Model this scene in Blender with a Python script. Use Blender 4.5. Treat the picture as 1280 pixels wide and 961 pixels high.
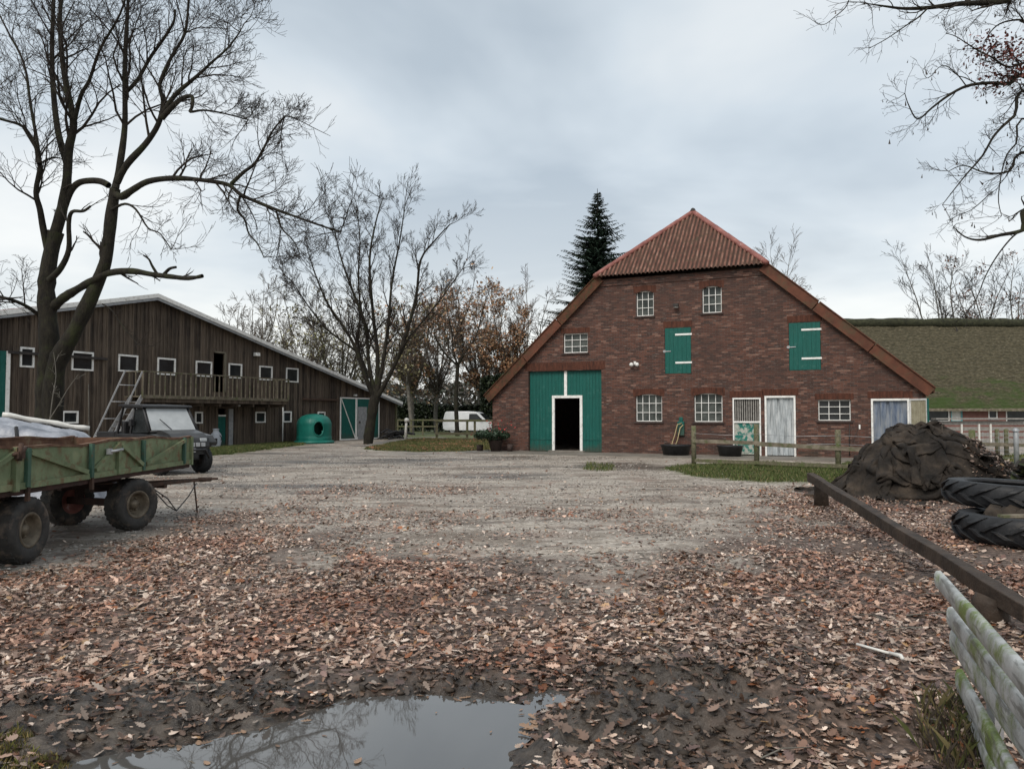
import bpy, math, random
import numpy as np
from mathutils import Vector, Matrix
from mathutils.geometry import tessellate_polygon

for o in list(bpy.data.objects): bpy.data.objects.remove(o, do_unlink=True)
scene = bpy.context.scene
COL = scene.collection
R = math.radians

# ------------------------------------------------------------------ camera, world, sun, exposure
CAMH = 1.5; FPX = 961.0; TH = math.atan(38.5/961)
cam_d = bpy.data.cameras.new("camera"); cam = bpy.data.objects.new("camera", cam_d); COL.objects.link(cam)
cam.location = (0, 0, CAMH); cam.rotation_euler = (R(90)+TH, 0, 0)
cam_d.sensor_width = 36; cam_d.lens = 36*961/1280; cam_d.clip_start = .05; cam_d.clip_end = 2000
scene.camera = cam

SUN_EL, SUN_AZ = R(48), R(205)          # azimuth clockwise from +Y
world = bpy.data.worlds.new("World"); scene.world = world; world.use_nodes = True
nt = world.node_tree; N = nt.nodes; L = nt.links
N.clear()
def nd(t, **k):
    n = N.new(t)
    for a, b in k.items(): setattr(n, a, b)
    return n
out = nd('ShaderNodeOutputWorld'); bg = nd('ShaderNodeBackground'); bg2 = nd('ShaderNodeBackground'); add = nd('ShaderNodeAddShader')
sky = nd('ShaderNodeTexSky', sky_type='NISHITA', sun_disc=False, sun_elevation=SUN_EL, sun_rotation=SUN_AZ, dust_density=3.0)
bg.inputs[1].default_value = 0.012
L.new(sky.outputs[0], bg.inputs[0])
tc = nd('ShaderNodeTexCoord'); sep = nd('ShaderNodeSeparateXYZ'); L.new(tc.outputs['Generated'], sep.inputs[0])
zc = nd('ShaderNodeMath', operation='MAXIMUM'); L.new(sep.outputs[2], zc.inputs[0]); zc.inputs[1].default_value = 0
za = nd('ShaderNodeMath', operation='ADD'); L.new(zc.outputs[0], za.inputs[0]); za.inputs[1].default_value = .16
dx = nd('ShaderNodeMath', operation='DIVIDE'); L.new(sep.outputs[0], dx.inputs[0]); L.new(za.outputs[0], dx.inputs[1])
dy = nd('ShaderNodeMath', operation='DIVIDE'); L.new(sep.outputs[1], dy.inputs[0]); L.new(za.outputs[0], dy.inputs[1])
cmb = nd('ShaderNodeCombineXYZ'); L.new(dx.outputs[0], cmb.inputs[0]); L.new(dy.outputs[0], cmb.inputs[1])
n1 = nd('ShaderNodeTexNoise'); n1.inputs['Scale'].default_value = .75; n1.inputs['Detail'].default_value = 5; n1.inputs['Roughness'].default_value = .5; n1.inputs['Distortion'].default_value = .3
mp = nd('ShaderNodeMapping'); mp.inputs['Location'].default_value = (3.3, 1.7, 0); mp.inputs['Scale'].default_value = (1.0, 1.15, 1); L.new(cmb.outputs[0], mp.inputs[0]); L.new(mp.outputs[0], n1.inputs['Vector'])
cr = nd('ShaderNodeValToRGB'); L.new(n1.outputs[0], cr.inputs[0])
e = cr.color_ramp.elements; e[0].position = .37; e[0].color = (.25, .285, .315, 1); e[1].position = .68; e[1].color = (.47, .48, .475, 1)
m = cr.color_ramp.elements.new(.5); m.color = (.335, .37, .395, 1)
# brighter band low over the horizon
hr = nd('ShaderNodeValToRGB'); L.new(sep.outputs[2], hr.inputs[0])
e = hr.color_ramp.elements; e[0].position = .0; e[0].color = (1, 1, 1, 1); e[1].position = .30; e[1].color = (0, 0, 0, 1)
q = hr.color_ramp.elements.new(.10); q.color = (.8, .8, .8, 1); q = hr.color_ramp.elements.new(.18); q.color = (.25, .25, .25, 1)
n2 = nd('ShaderNodeTexNoise'); n2.inputs['Scale'].default_value = 2.2; n2.inputs['Detail'].default_value = 4
mp2 = nd('ShaderNodeMapping'); mp2.inputs['Scale'].default_value = (1, 1, 5); L.new(tc.outputs['Generated'], mp2.inputs[0]); L.new(mp2.outputs[0], n2.inputs['Vector'])
ml = nd('ShaderNodeMapRange'); ml.inputs['From Min'].default_value = .3; ml.inputs['From Max'].default_value = .65; ml.inputs['To Min'].default_value = .45; ml.inputs['To Max'].default_value = 1; L.new(n2.outputs[0], ml.inputs[0])
hm = nd('ShaderNodeMath', operation='MULTIPLY'); L.new(hr.outputs[0], hm.inputs[0]); L.new(ml.outputs[0], hm.inputs[1])
mx = nd('ShaderNodeMix', data_type='RGBA'); L.new(hm.outputs[0], mx.inputs[0]); L.new(cr.outputs[0], mx.inputs[6]); mx.inputs[7].default_value = (.54, .535, .505, 1)
L.new(mx.outputs[2], bg2.inputs[0]); bg2.inputs[1].default_value = 1.0
L.new(bg.outputs[0], add.inputs[0]); L.new(bg2.outputs[0], add.inputs[1]); L.new(add.outputs[0], out.inputs[0])

sd = bpy.data.lights.new("sun", 'SUN'); sun = bpy.data.objects.new("sun", sd); COL.objects.link(sun)
sd.energy = 1.5; sd.angle = R(35); sd.color = (1, .93, .84)
sv = Vector((math.sin(SUN_AZ)*math.cos(SUN_EL), math.cos(SUN_AZ)*math.cos(SUN_EL), math.sin(SUN_EL)))
sun.rotation_euler = sv.to_track_quat('Z', 'Y').to_euler()
vs = scene.view_settings; scene.display_settings.display_device = 'sRGB'
vs.view_transform = 'Standard'; vs.look = 'None'; vs.exposure = 0.88; vs.gamma = 1; vs.use_curve_mapping = False
scene.cycles.max_bounces = 6; scene.cycles.use_denoising = True

# ------------------------------------------------------------------ measuring: a direction in the view to a place in the yard
def ray(px, py):
    a = (px-640)/FPX; b = (480.5-py)/FPX
    return np.array([a, math.cos(TH)-b*math.sin(TH), math.sin(TH)+b*math.cos(TH)])
CC = np.array([0, 0, CAMH])
def G(px, py, z=0.0):
    r = ray(px, py); return CC + r*(z-CAMH)/r[2]
def P(px, py, Y):
    r = ray(px, py); return CC + r*Y/r[1]
def proj(x, y, z):
    z = z-CAMH; f = y*math.cos(TH)+z*math.sin(TH); v = -y*math.sin(TH)+z*math.cos(TH)
    f = np.maximum(f, .01)
    return 640+FPX*x/f, 480.5-FPX*v/f
class Frame:
    def __init__(s, o, ang):
        s.o = np.array([o[0], o[1], 0.]); s.a = ang
        s.u = np.array([math.cos(ang), math.sin(ang), 0]); s.n = np.array([-math.sin(ang), math.cos(ang), 0])
    def uz(s, px, py, d=0.0):
        r = ray(px, py); t = ((s.o-CC)@s.n+d)/(r@s.n); p = CC+r*t
        return float((p-s.o)@s.u), float(p[2])
    def w(s, u, d, z=0.): return s.o+s.u*u+s.n*d+np.array([0, 0, z])

# ------------------------------------------------------------------ numpy noise
def _h(ix, iy, seed):
    n = (ix*374761393 + iy*668265263 + seed*1442695041) & 0xffffffff
    n = ((n ^ (n >> 13))*1274126177) & 0xffffffff
    return ((n ^ (n >> 16)) & 0xffff)/65535.0
def vnoise(x, y, seed=0):
    x = np.asarray(x, float); y = np.asarray(y, float)
    ix = np.floor(x).astype(np.int64); iy = np.floor(y).astype(np.int64); fx = x-ix; fy = y-iy
    fx = fx*fx*(3-2*fx); fy = fy*fy*(3-2*fy)
    a = _h(ix, iy, seed); b = _h(ix+1, iy, seed); c = _h(ix, iy+1, seed); d = _h(ix+1, iy+1, seed)
    return a+(b-a)*fx+(c-a)*fy+(a-b-c+d)*fx*fy
def fbm(x, y, oct=4, seed=0, gain=.5):
    s = 0; a = 1; t = 0
    for i in range(oct):
        s = s+a*vnoise(x*2**i+i*17.3, y*2**i-i*9.1, seed+i); t += a; a *= gain
    return s/t
def inpoly(px, py, poly):
    px = np.asarray(px); py = np.asarray(py); c = np.zeros(px.shape, bool); n = len(poly)
    for i in range(n):
        x1, y1 = poly[i]; x2, y2 = poly[(i+1) % n]
        if y1 == y2: continue
        k = ((y1 > py) != (y2 > py)) & (px < (x2-x1)*(py-y1)/(y2-y1)+x1); c ^= k
    return c
def sdpoly(x, y, poly):                     # signed distance, negative inside
    d = np.full(x.shape, 1e9); n = len(poly)
    for i in range(n):
        ax, ay = poly[i]; bx, by = poly[(i+1) % n]; ex, ey = bx-ax, by-ay
        t = np.clip(((x-ax)*ex+(y-ay)*ey)/(ex*ex+ey*ey), 0, 1)
        d = np.minimum(d, np.hypot(x-ax-t*ex, y-ay-t*ey))
    return np.where(inpoly(x, y, poly), -d, d)
def gpoly(pp): return [tuple(G(a, b)[:2]) for a, b in pp]
def sstep(a, b, x):
    t = np.clip((x-a)/(b-a), 0, 1); return t*t*(3-2*t)

# ------------------------------------------------------------------ materials
MATS = {}
def newmat(name):
    m = bpy.data.materials.new(name); m.use_nodes = True; t = m.node_tree; t.nodes.clear()
    o = t.nodes.new('ShaderNodeOutputMaterial'); b = t.nodes.new('ShaderNodeBsdfPrincipled'); t.links.new(b.outputs[0], o.inputs[0])
    MATS[name] = m; return m, t, b
def ramp(t, src, stops):
    r = t.nodes.new('ShaderNodeValToRGB'); el = r.color_ramp.elements
    while len(el) < len(stops): el.new(.5)
    for e_, (p_, c_) in zip(el, stops): e_.position = p_; e_.color = (*c_, 1)
    t.links.new(src, r.inputs[0]); return r.outputs[0]
def noise(t, scale, detail=4, rough=.55, vec=None, stretch=None, coords='Object', dist=0):
    n = t.nodes.new('ShaderNodeTexNoise'); n.inputs['Scale'].default_value = scale; n.inputs['Detail'].default_value = detail
    n.inputs['Roughness'].default_value = rough; n.inputs['Distortion'].default_value = dist
    if vec is None:
        c = t.nodes.new('ShaderNodeTexCoord'); vec = c.outputs[coords]
    if stretch:
        m_ = t.nodes.new('ShaderNodeMapping'); m_.inputs['Scale'].default_value = stretch; t.links.new(vec, m_.inputs[0]); vec = m_.outputs[0]
    t.links.new(vec, n.inputs['Vector']); return n.outputs[0]
def bump(t, b, h, strength, dist=.02):
    n = t.nodes.new('ShaderNodeBump'); n.inputs['Strength'].default_value = strength; n.inputs['Distance'].default_value = dist
    t.links.new(h, n.inputs['Height']); t.links.new(n.outputs[0], b.inputs['Normal']); return n
def mixc(t, fac, a, b, blend='MIX'):
    m_ = t.nodes.new('ShaderNodeMix'); m_.data_type = 'RGBA'; m_.blend_type = blend
    for i, v in ((0, fac), (6, a), (7, b)):
        if isinstance(v, (int, float)): m_.inputs[i].default_value = v
        elif isinstance(v, tuple): m_.inputs[i].default_value = (*v, 1)
        else: t.links.new(v, m_.inputs[i])
    return m_.outputs[2]
def pm(name, stops, scale=3, rough=.7, bs=.3, bscale=None, metal=0, stretch=None, bdist=.01, spec=.3, dirt=None, detail=5):
    m, t, b = newmat(name)
    if not isinstance(stops[0][0], (int, float)): pass
    c = ramp(t, noise(t, scale, detail, .6, stretch=stretch), stops)
    if dirt:
        c = mixc(t, ramp(t, noise(t, dirt[1], 6, .7), [(dirt[2], (0, 0, 0)), (dirt[3], (1, 1, 1))]), c, dirt[0])
    t.links.new(c, b.inputs['Base Color']); b.inputs['Roughness'].default_value = rough; b.inputs['Metallic'].default_value = metal
    if spec is not None: b.inputs['Specular IOR Level'].default_value = spec
    if bs: bump(t, b, noise(t, bscale or scale*4, 4, .6, stretch=stretch), bs, bdist)
    return m
def s2(a, b, p=.35, q=.65): return [(p, a), (q, b)]

pm('white_paint', [(.3, (.50, .49, .46)), (.5, (.72, .72, .70))], 8, .5, .1, dirt=((.25, .22, .17), 14, .62, .75))
pm('green_paint', [(.3, (.002, .062, .050)), (.7, (.004, .095, .078))], 3, .55, .12, stretch=(8, 8, .6), dirt=((.04, .13, .11), 5, .56, .8))
pm('green_worn', [(.35, (.008, .12, .10)), (.5, (.02, .15, .12)), (.56, (.35, .36, .32))], 5, .6, .2, dirt=((.3, .3, .27), 9, .55, .6))
pm('rust_brown', [(.3, (.035, .025, .02)), (.7, (.09, .05, .035))], 10, .8, .3)
pm('galvanised', [(.3, (.30, .31, .32)), (.7, (.48, .49, .50))], 12, .45, .1, metal=.5)
pm('grey_metal', [(.3, (.22, .23, .24)), (.7, (.36, .37, .38))], 6, .5, .1, metal=.4)
pm('dark_metal', [(.3, (.02, .02, .02)), (.7, (.06, .05, .045))], 10, .6, .2, metal=.3)
pm('black_plastic', [(.3, (.012, .012, .013)), (.7, (.03, .03, .032))], 5, .45, .1)
pm('rubber', [(.3, (.018, .018, .018)), (.7, (.05, .046, .042))], 9, .75, .3, dirt=((.14, .105, .08), 6, .52, .7))
pm('rubber_black', [(.3, (.009, .0095, .011)), (.7, (.024, .025, .027))], 9, .55, .3, dirt=((.07, .06, .05), 5, .6, .8))
pm('glass_dark', [(.3, (.012, .014, .015)), (.7, (.03, .034, .036))], 2, .12, 0)
pm('glass_grey', [(.35, (.022, .028, .026)), (.65, (.085, .095, .088))], 2.5, .22, .05)
pm('old_wood', [(.3, (.06, .055, .035)), (.7, (.17, .155, .10))], 6, .85, .4, stretch=(3, 3, 3), dirt=((.08, .10, .035), 4, .5, .65))
pm('rail_wood', [(.3, (.09, .075, .055)), (.7, (.22, .19, .145))], 5, .85, .4, dirt=((.08, .09, .04), 4, .5, .65))
pm('beam_wood', [(.3, (.016, .011, .008)), (.7, (.06, .042, .03))], 3, .7, .6, stretch=(1.5, 1.5, 1.5), bdist=.02)
pm('concrete', [(.3, (.10, .09, .078)), (.5, (.16, .145, .125)), (.7, (.21, .19, .165))], 1.5, .6, .3, bscale=30)
pm('terracotta', [(.3, (.03, .022, .02)), (.7, (.06, .04, .035))], 10, .8, .2)
pm('roof_sheet', [(.3, (.08, .034, .024)), (.52, (.15, .068, .048)), (.7, (.25, .14, .105))], 2.2, .8, .2, stretch=(3, 1, .6), dirt=((.05, .045, .025), 3, .5, .7))
pm('ridge_red', [(.3, (.17, .06, .05)), (.7, (.28, .115, .095))], 4, .6, .1, dirt=((.5, .36, .33), 9, .6, .75))
pm('verge_tile', [(.3, (.065, .024, .014)), (.7, (.125, .045, .025))], 3, .75, .2, dirt=((.07, .055, .03), 2.0, .5, .72))
pm('verge_mossy', [(.3, (.045, .022, .012)), (.7, (.12, .045, .024))], 4, .85, .3, dirt=((.045, .042, .018), 6, .5, .65))
pm('barn_roof_red', [(.3, (.16, .10, .10)), (.7, (.26, .18, .175))], 2, .6, .1)
pm('tarp', [(.3, (.17, .185, .22)), (.7, (.36, .38, .42))], 3, .35, .5, bscale=4, bdist=.08, stretch=(1, 1, 1))
pm('tarp_white', [(.3, (.45, .45, .43)), (.7, (.66, .66, .63))], 6, .5, .4, bscale=16)
pm('bark_dark', [(.3, (.006, .005, .004)), (.55, (.019, .016, .011)), (.75, (.03, .028, .017))], 5, .9, .8, bscale=16, stretch=(2.2, 2.2, .8), bdist=.04, dirt=((.026, .03, .011), 1.6, .52, .68))
pm('twig_dark', [(.3, (.013, .010, .008)), (.7, (.034, .027, .021))], 3, .9, 0)
pm('twig_grey', [(.3, (.055, .044, .036)), (.7, (.13, .105, .085))], 1, .9, 0)
pm('bark_grey', [(.3, (.06, .055, .045)), (.7, (.17, .16, .14))], 4, .9, .4)
pm('mesh_cloth', [(.3, (.007, .0058, .0048)), (.5, (.024, .019, .015)), (.72, (.065, .049, .036))], 2.6, .85, .9, bscale=7, bdist=.06, spec=.25)
pm('hay', [(.3, (.25, .19, .08)), (.7, (.45, .36, .18))], 10, .9, .3)
pm('igloo_green', [(.3, (.006, .10, .08)), (.7, (.012, .16, .125))], 2, .4, .05)
pm('utv_hood', [(.3, (.02, .02, .021)), (.7, (.05, .05, .051))], 3, .3, 0, metal=.2)
pm('windscreen', [(.35, (.30, .32, .33)), (.65, (.46, .48, .49))], 1.2, .1, .05)
pm('can_white', [(.3, (.45, .48, .52)), (.7, (.62, .65, .70))], 5, .4, .1)
pm('trailer_green', [(.3, (.10, .13, .068)), (.55, (.165, .205, .115)), (.75, (.24, .26, .15))], 4, .6, .2, dirt=((.14, .085, .045), 7, .50, .66))
pm('trailer_dark', [(.3, (.03, .075, .055)), (.7, (.06, .12, .085))], 6, .6, .2, dirt=((.10, .05, .025), 7, .58, .7))
pm('trailer_rust', [(.3, (.06, .032, .022)), (.52, (.13, .07, .045)), (.7, (.20, .16, .10))], 5, .85, .3)
pm('chassis', [(.3, (.02, .014, .012)), (.7, (.055, .026, .021))], 6, .8, .3)
pm('rim_metal', [(.3, (.07, .055, .04)), (.7, (.20, .165, .12))], 9, .6, .3, metal=.3)
pm('van_white', [(.3, (.66, .68, .70)), (.7, (.78, .79, .80))], 2, .25, 0)
pm('car_grey', [(.3, (.16, .18, .20)), (.7, (.24, .26, .28))], 2, .25, 0)
pm('red_lamp', [(.3, (.4, .02, .02)), (.7, (.5, .03, .03))], 2, .3, 0)
pm('beige_slat', [(.3, (.28, .25, .17)), (.7, (.42, .39, .28))], 6, .7, .1)
pm('slat_grey', [(.3, (.16, .15, .14)), (.7, (.28, .27, .25))], 9, .7, .1)
pm('strip_curtain', [(.3, (.20, .22, .235)), (.5, (.33, .36, .375)), (.7, (.47, .49, .50))], 2.5, .35, .2, stretch=(5, 5, .7))
pm('strip_blue', [(.3, (.06, .085, .14)), (.5, (.15, .18, .23)), (.7, (.24, .25, .26))], 2.2, .35, .2, stretch=(5, 5, .6))
pm('thatch', [(.27, (.020, .020, .011)), (.5, (.060, .052, .031)), (.66, (.11, .095, .06)), (.74, (.26, .24, .19))], 6, .95, .9, bscale=26, stretch=(.8, 1, 2.2), bdist=.06, detail=8)
pm('thatch_ridge', [(.25, (.010, .011, .007)), (.7, (.045, .047, .025))], 5, .95, .8, bscale=14, bdist=.06)
pm('far_brick', [(.3, (.13, .06, .05)), (.7, (.20, .10, .085))], 3, .85, .2)
pm('teal_frame', [(.3, (.10, .28, .30)), (.7, (.2, .4, .42))], 3, .5, 0)
pm('rose_red', [(.3, (.35, .02, .02)), (.7, (.5, .06, .05))], 3, .6, 0)
pm('dark_leafage', [(.3, (.012, .028, .012)), (.7, (.035, .065, .028))], 2, .7, 0)
pm('needles', [(.3, (.010, .022, .015)), (.7, (.028, .052, .034))], 1.2, .7, 0)
pm('hedge_leaf', [(.3, (.010, .020, .008)), (.7, (.035, .055, .02))], 1.0, .8, 0)
pm('soil', [(.3, (.03, .023, .017)), (.7, (.075, .058, .042))], 6, .8, .5)
pm('hose_tan', [(.3, (.35, .27, .13)), (.7, (.5, .42, .25))], 3, .5, 0)
pm('stone_brown', [(.3, (.015, .012, .009)), (.7, (.05, .038, .028))], 8, .85, .5)
pm('pole_white', [(.3, (.5, .49, .46)), (.7, (.68, .67, .63))], 9, .5, .2)

# brick wall
def brick_mat():
    m, t, b = newmat('brick'); c = t.nodes.new('ShaderNodeTexCoord'); s = t.nodes.new('ShaderNodeSeparateXYZ'); t.links.new(c.outputs['Object'], s.inputs[0])
    k = t.nodes.new('ShaderNodeCombineXYZ'); ad = t.nodes.new('ShaderNodeMath'); ad.operation = 'ADD'; t.links.new(s.outputs[0], ad.inputs[0]); t.links.new(s.outputs[1], ad.inputs[1])
    t.links.new(ad.outputs[0], k.inputs[0]); t.links.new(s.outputs[2], k.inputs[1])
    br = t.nodes.new('ShaderNodeTexBrick'); t.links.new(k.outputs[0], br.inputs['Vector'])
    br.inputs['Color1'].default_value = (0, 0, 0, 1); br.inputs['Color2'].default_value = (1, 1, 1, 1); br.inputs['Mortar'].default_value = (.5, .5, .5, 1)
    br.inputs['Scale'].default_value = 1; br.inputs['Mortar Size'].default_value = .006; br.inputs['Mortar Smooth'].default_value = .2
    br.inputs['Brick Width'].default_value = .22; br.inputs['Row Height'].default_value = .066
    n_ = noise(t, 1.1, 5, .6)
    ma = t.nodes.new('ShaderNodeMath'); ma.operation = 'MULTIPLY_ADD'; t.links.new(n_, ma.inputs[0]); ma.inputs[1].default_value = .30; ma.inputs[2].default_value = -.15
    mb = t.nodes.new('ShaderNodeMath'); mb.operation = 'ADD'; t.links.new(br.outputs['Color'], mb.inputs[0]); t.links.new(ma.outputs[0], mb.inputs[1])
    col = ramp(t, mb.outputs[0], [(.0, (.032, .014, .010)), (.25, (.050, .019, .013)), (.55, (.072, .026, .016)), (.85, (.10, .036, .022)), (1.0, (.17, .09, .065))])
    # paler, weather-bleached bricks in loose drifts
    w = ramp(t, noise(t, 1.6, 6, .75, stretch=(1, 1, 2.6)), [(.57, (0, 0, 0)), (.75, (.5, .5, .5))])
    col = mixc(t, w, col, (.14, .09, .075))
    g = ramp(t, noise(t, 9, 3, .7, stretch=(.35, 1, 3.5)), [(.58, (0, 0, 0)), (.70, (.8, .8, .8))]); col = mixc(t, g, col, (.26, .215, .19))
    col = mixc(t, br.outputs['Fac'], col, (.085, .070, .060))
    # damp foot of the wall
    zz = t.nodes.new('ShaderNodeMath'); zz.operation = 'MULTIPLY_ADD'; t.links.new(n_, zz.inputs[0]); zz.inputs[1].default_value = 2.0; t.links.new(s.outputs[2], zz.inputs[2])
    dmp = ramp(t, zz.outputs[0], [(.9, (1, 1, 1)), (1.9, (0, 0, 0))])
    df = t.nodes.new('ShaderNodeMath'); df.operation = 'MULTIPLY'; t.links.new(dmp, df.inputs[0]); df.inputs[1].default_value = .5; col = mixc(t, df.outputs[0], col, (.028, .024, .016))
    st_ = ramp(t, noise(t, .55, 4, .6, stretch=(1, 1, .8)), [(.52, (0, 0, 0)), (.56, (.4, .4, .4))]); col = mixc(t, st_, col, (.042, .022, .017))
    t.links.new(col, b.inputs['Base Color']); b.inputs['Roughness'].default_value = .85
    iv = t.nodes.new('ShaderNodeMath'); iv.operation = 'SUBTRACT'; iv.inputs[0].default_value = 1; t.links.new(br.outputs['Fac'], iv.inputs[1])
    bump(t, b, iv.outputs[0], .5, .01)
brick_mat()
# soldier courses and window arches: upright bricks
pm('brick_arch', [(.3, (.030, .013, .009)), (.5, (.068, .024, .014)), (.75, (.11, .042, .027))], 4.5, .85, .3, stretch=(3, 1, .6))

def board_mat(name, pitch, stops, weather):
    m, t, b = newmat(name); c = t.nodes.new('ShaderNodeTexCoord'); s = t.nodes.new('ShaderNodeSeparateXYZ'); t.links.new(c.outputs['Object'], s.inputs[0])
    dv = t.nodes.new('ShaderNodeMath'); dv.operation = 'DIVIDE'; t.links.new(s.outputs[0], dv.inputs[0]); dv.inputs[1].default_value = pitch
    fl = t.nodes.new('ShaderNodeMath'); fl.operation = 'FLOOR'; t.links.new(dv.outputs[0], fl.inputs[0])
    wn = t.nodes.new('ShaderNodeTexWhiteNoise'); wn.noise_dimensions = '1D'; t.links.new(fl.outputs[0], wn.inputs['W'])
    ns = noise(t, 1.0, 6, .65, stretch=(22, 1, 1.1))
    a = t.nodes.new('ShaderNodeMath'); a.operation = 'MULTIPLY_ADD'; t.links.new(wn.outputs[0], a.inputs[0]); a.inputs[1].default_value = .34; t.links.new(ns, a.inputs[2])
    col = ramp(t, a.outputs[0], stops)
    col = mixc(t, ramp(t, noise(t, .5, 4, .6, stretch=(1, 1, 1.2)), [(.48, (0, 0, 0)), (.7, (.7, .7, .7))]), col, weather)
    t.links.new(col, b.inputs['Base Color']); b.inputs['Roughness'].default_value = .9
    bump(t, b, ns, .4, .01)
board_mat('dark_boards', .2, [(.35, (.008, .006, .005)), (.60, (.050, .036, .026)), (.95, (.15, .115, .085))], (.10, .078, .058))
board_mat('pale_boards', .14, [(.35, (.055, .048, .035)), (.62, (.13, .115, .085)), (.95, (.22, .20, .15))], (.12, .11, .075))

# vertex-coloured materials (leaf colours, grass colours)
def vc_mat(name, rough, spec=.5, trans=0.0):
    m, t, b = newmat(name); a = t.nodes.new('ShaderNodeAttribute'); a.attribute_name = 'Col'
    n_ = noise(t, 30, 3); col = mixc(t, .35, a.outputs['Color'], ramp(t, n_, [(.3, (.25, .22, .2)), (.7, (1, 1, 1))]), 'MULTIPLY')
    t.links.new(col, b.inputs['Base Color']); b.inputs['Roughness'].default_value = rough; b.inputs['Specular IOR Level'].default_value = spec
    return m
vc_mat('leaf_vc', .55, .5); vc_mat('grass_vc', .7, .3); vc_mat('stone_vc', .75, .3)

# ------------------------------------------------------------------ mesh building
class MB:
    def __init__(s): s.v = []; s.f = []; s.m = []; s.s = []
    def add(s, vs, fs, mi=0, sm=False, mat=None):
        n = len(s.v)
        if mat is not None: vs = [tuple(mat @ Vector(v)) for v in vs]
        s.v += [tuple(map(float, v)) for v in vs]; s.f += [tuple(i+n for i in f) for f in fs]; s.m += [mi]*len(fs); s.s += [sm]*len(fs)
    def box(s, x0, x1, y0, y1, z0, z1, mi=0, mat=None):
        if x0 > x1: x0, x1 = x1, x0
        if y0 > y1: y0, y1 = y1, y0
        if z0 > z1: z0, z1 = z1, z0
        s.add([(x0, y0, z0), (x1, y0, z0), (x1, y1, z0), (x0, y1, z0), (x0, y0, z1), (x1, y0, z1), (x1, y1, z1), (x0, y1, z1)],
              [(0, 3, 2, 1), (4, 5, 6, 7), (0, 1, 5, 4), (1, 2, 6, 5), (2, 3, 7, 6), (3, 0, 4, 7)], mi, False, mat)
    def bar(s, a, b, w, h, mi=0, up=(0, 0, 1)):          # rectangular bar from a to b
        a = Vector(a); b = Vector(b); d = (b-a).normalized(); up = Vector(up)
        if abs(d.dot(up)) > .98: up = Vector((0, 1, 0))
        r = d.cross(up).normalized(); u = r.cross(d).normalized()
        vs = []
        for p in (a, b):
            for i, j in ((-1, -1), (1, -1), (1, 1), (-1, 1)): vs.append(p+r*i*w/2+u*j*h/2)
        s.add(vs, [(3, 2, 1, 0), (4, 5, 6, 7), (0, 1, 5, 4), (1, 2, 6, 5), (2, 3, 7, 6), (3, 0, 4, 7)], mi)
    def tube(s, pts, rad, n=8, mi=0, sm=True, cap=True, flat=1.0):
        pts = [Vector(p) for p in pts]
        if not hasattr(rad, '__len__'): rad = [rad]*len(pts)
        vs = []; fs = []; prev = None
        for i, p in enumerate(pts):
            d = (pts[min(i+1, len(pts)-1)]-pts[max(i-1, 0)]).normalized()
            if prev is None:
                a = Vector((0, 0, 1)) if abs(d.z) < .9 else Vector((1, 0, 0)); x = d.cross(a).normalized()
            else:
                x = (prev-d*prev.dot(d)); x = x.normalized() if x.length > 1e-6 else d.orthogonal().normalized()
            prev = x; y = d.cross(x)
            for k in range(n):
                t = 2*math.pi*k/n; vs.append(p+(x*math.cos(t)+y*math.sin(t)*flat)*rad[i])
        for i in range(len(pts)-1):
            for k in range(n):
                a_ = i*n+k; b_ = i*n+(k+1) % n; fs.append((a_, b_, b_+n, a_+n))
        if cap: fs.append(tuple(range(n-1, -1, -1))); fs.append(tuple((len(pts)-1)*n+k for k in range(n)))
        s.add(vs, fs, mi, sm)
    def lathe(s, prof, n=24, mat=None, mi=0, sm=True, a0=0, a1=2*math.pi):   # profile (r, z) about z
        full = abs(a1-a0-2*math.pi) < 1e-6; cnt = n if full else n+1; vs = []; fs = []
        for k in range(cnt):
            t = a0+(a1-a0)*k/n
            for r, z in prof: vs.append((r*math.cos(t), r*math.sin(t), z))
        m = len(prof)
        for k in range(n):
            k2 = (k+1) % cnt
            for i in range(m-1): fs.append((k*m+i, k2*m+i, k2*m+i+1, k*m+i+1))
        s.add(vs, fs, mi, sm, mat)
    def prism(s, poly, y0, y1, mi=0, mat=None, side_mi=None):   # polygon in x-z, extruded in y
        n = len(poly); vs = [(x, y0, z) for x, z in poly]+[(x, y1, z) for x, z in poly]
        s.add(vs, [tuple(range(n)), tuple(range(2*n-1, n-1, -1))], mi, False, mat)
        s.add(vs, [(i, i+n, (i+1) % n+n, (i+1) % n) for i in range(n)], mi if side_mi is None else side_mi, False, mat)
    def wallholes(s, outer, holes, depth, mi=0):               # face in x-z at y=0 facing -y, reveals going to y=depth
        loops = [[Vector((x, z, 0)) for x, z in outer]]+[[Vector((x, z, 0)) for x, z in h] for h in holes]
        flat = [p for l in loops for p in l]; tris = tessellate_polygon(loops)
        vs = [(p.x, 0, p.y) for p in flat]; fs = []
        for a, b, c in tris:
            A, B, C_ = flat[a], flat[b], flat[c]
            cr_ = (B.x-A.x)*(C_.y-A.y)-(B.y-A.y)*(C_.x-A.x)
            if abs(cr_) < 1e-9: continue
            fs.append((a, b, c) if cr_ > 0 else (a, c, b))
        s.add(vs, fs, mi)
        for h in holes:
            n = len(h); s.add([(x, 0, z) for x, z in h]+[(x, depth, z) for x, z in h], [(i, (i+1) % n, (i+1) % n+n, i+n) for i in range(n)], mi)
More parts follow.
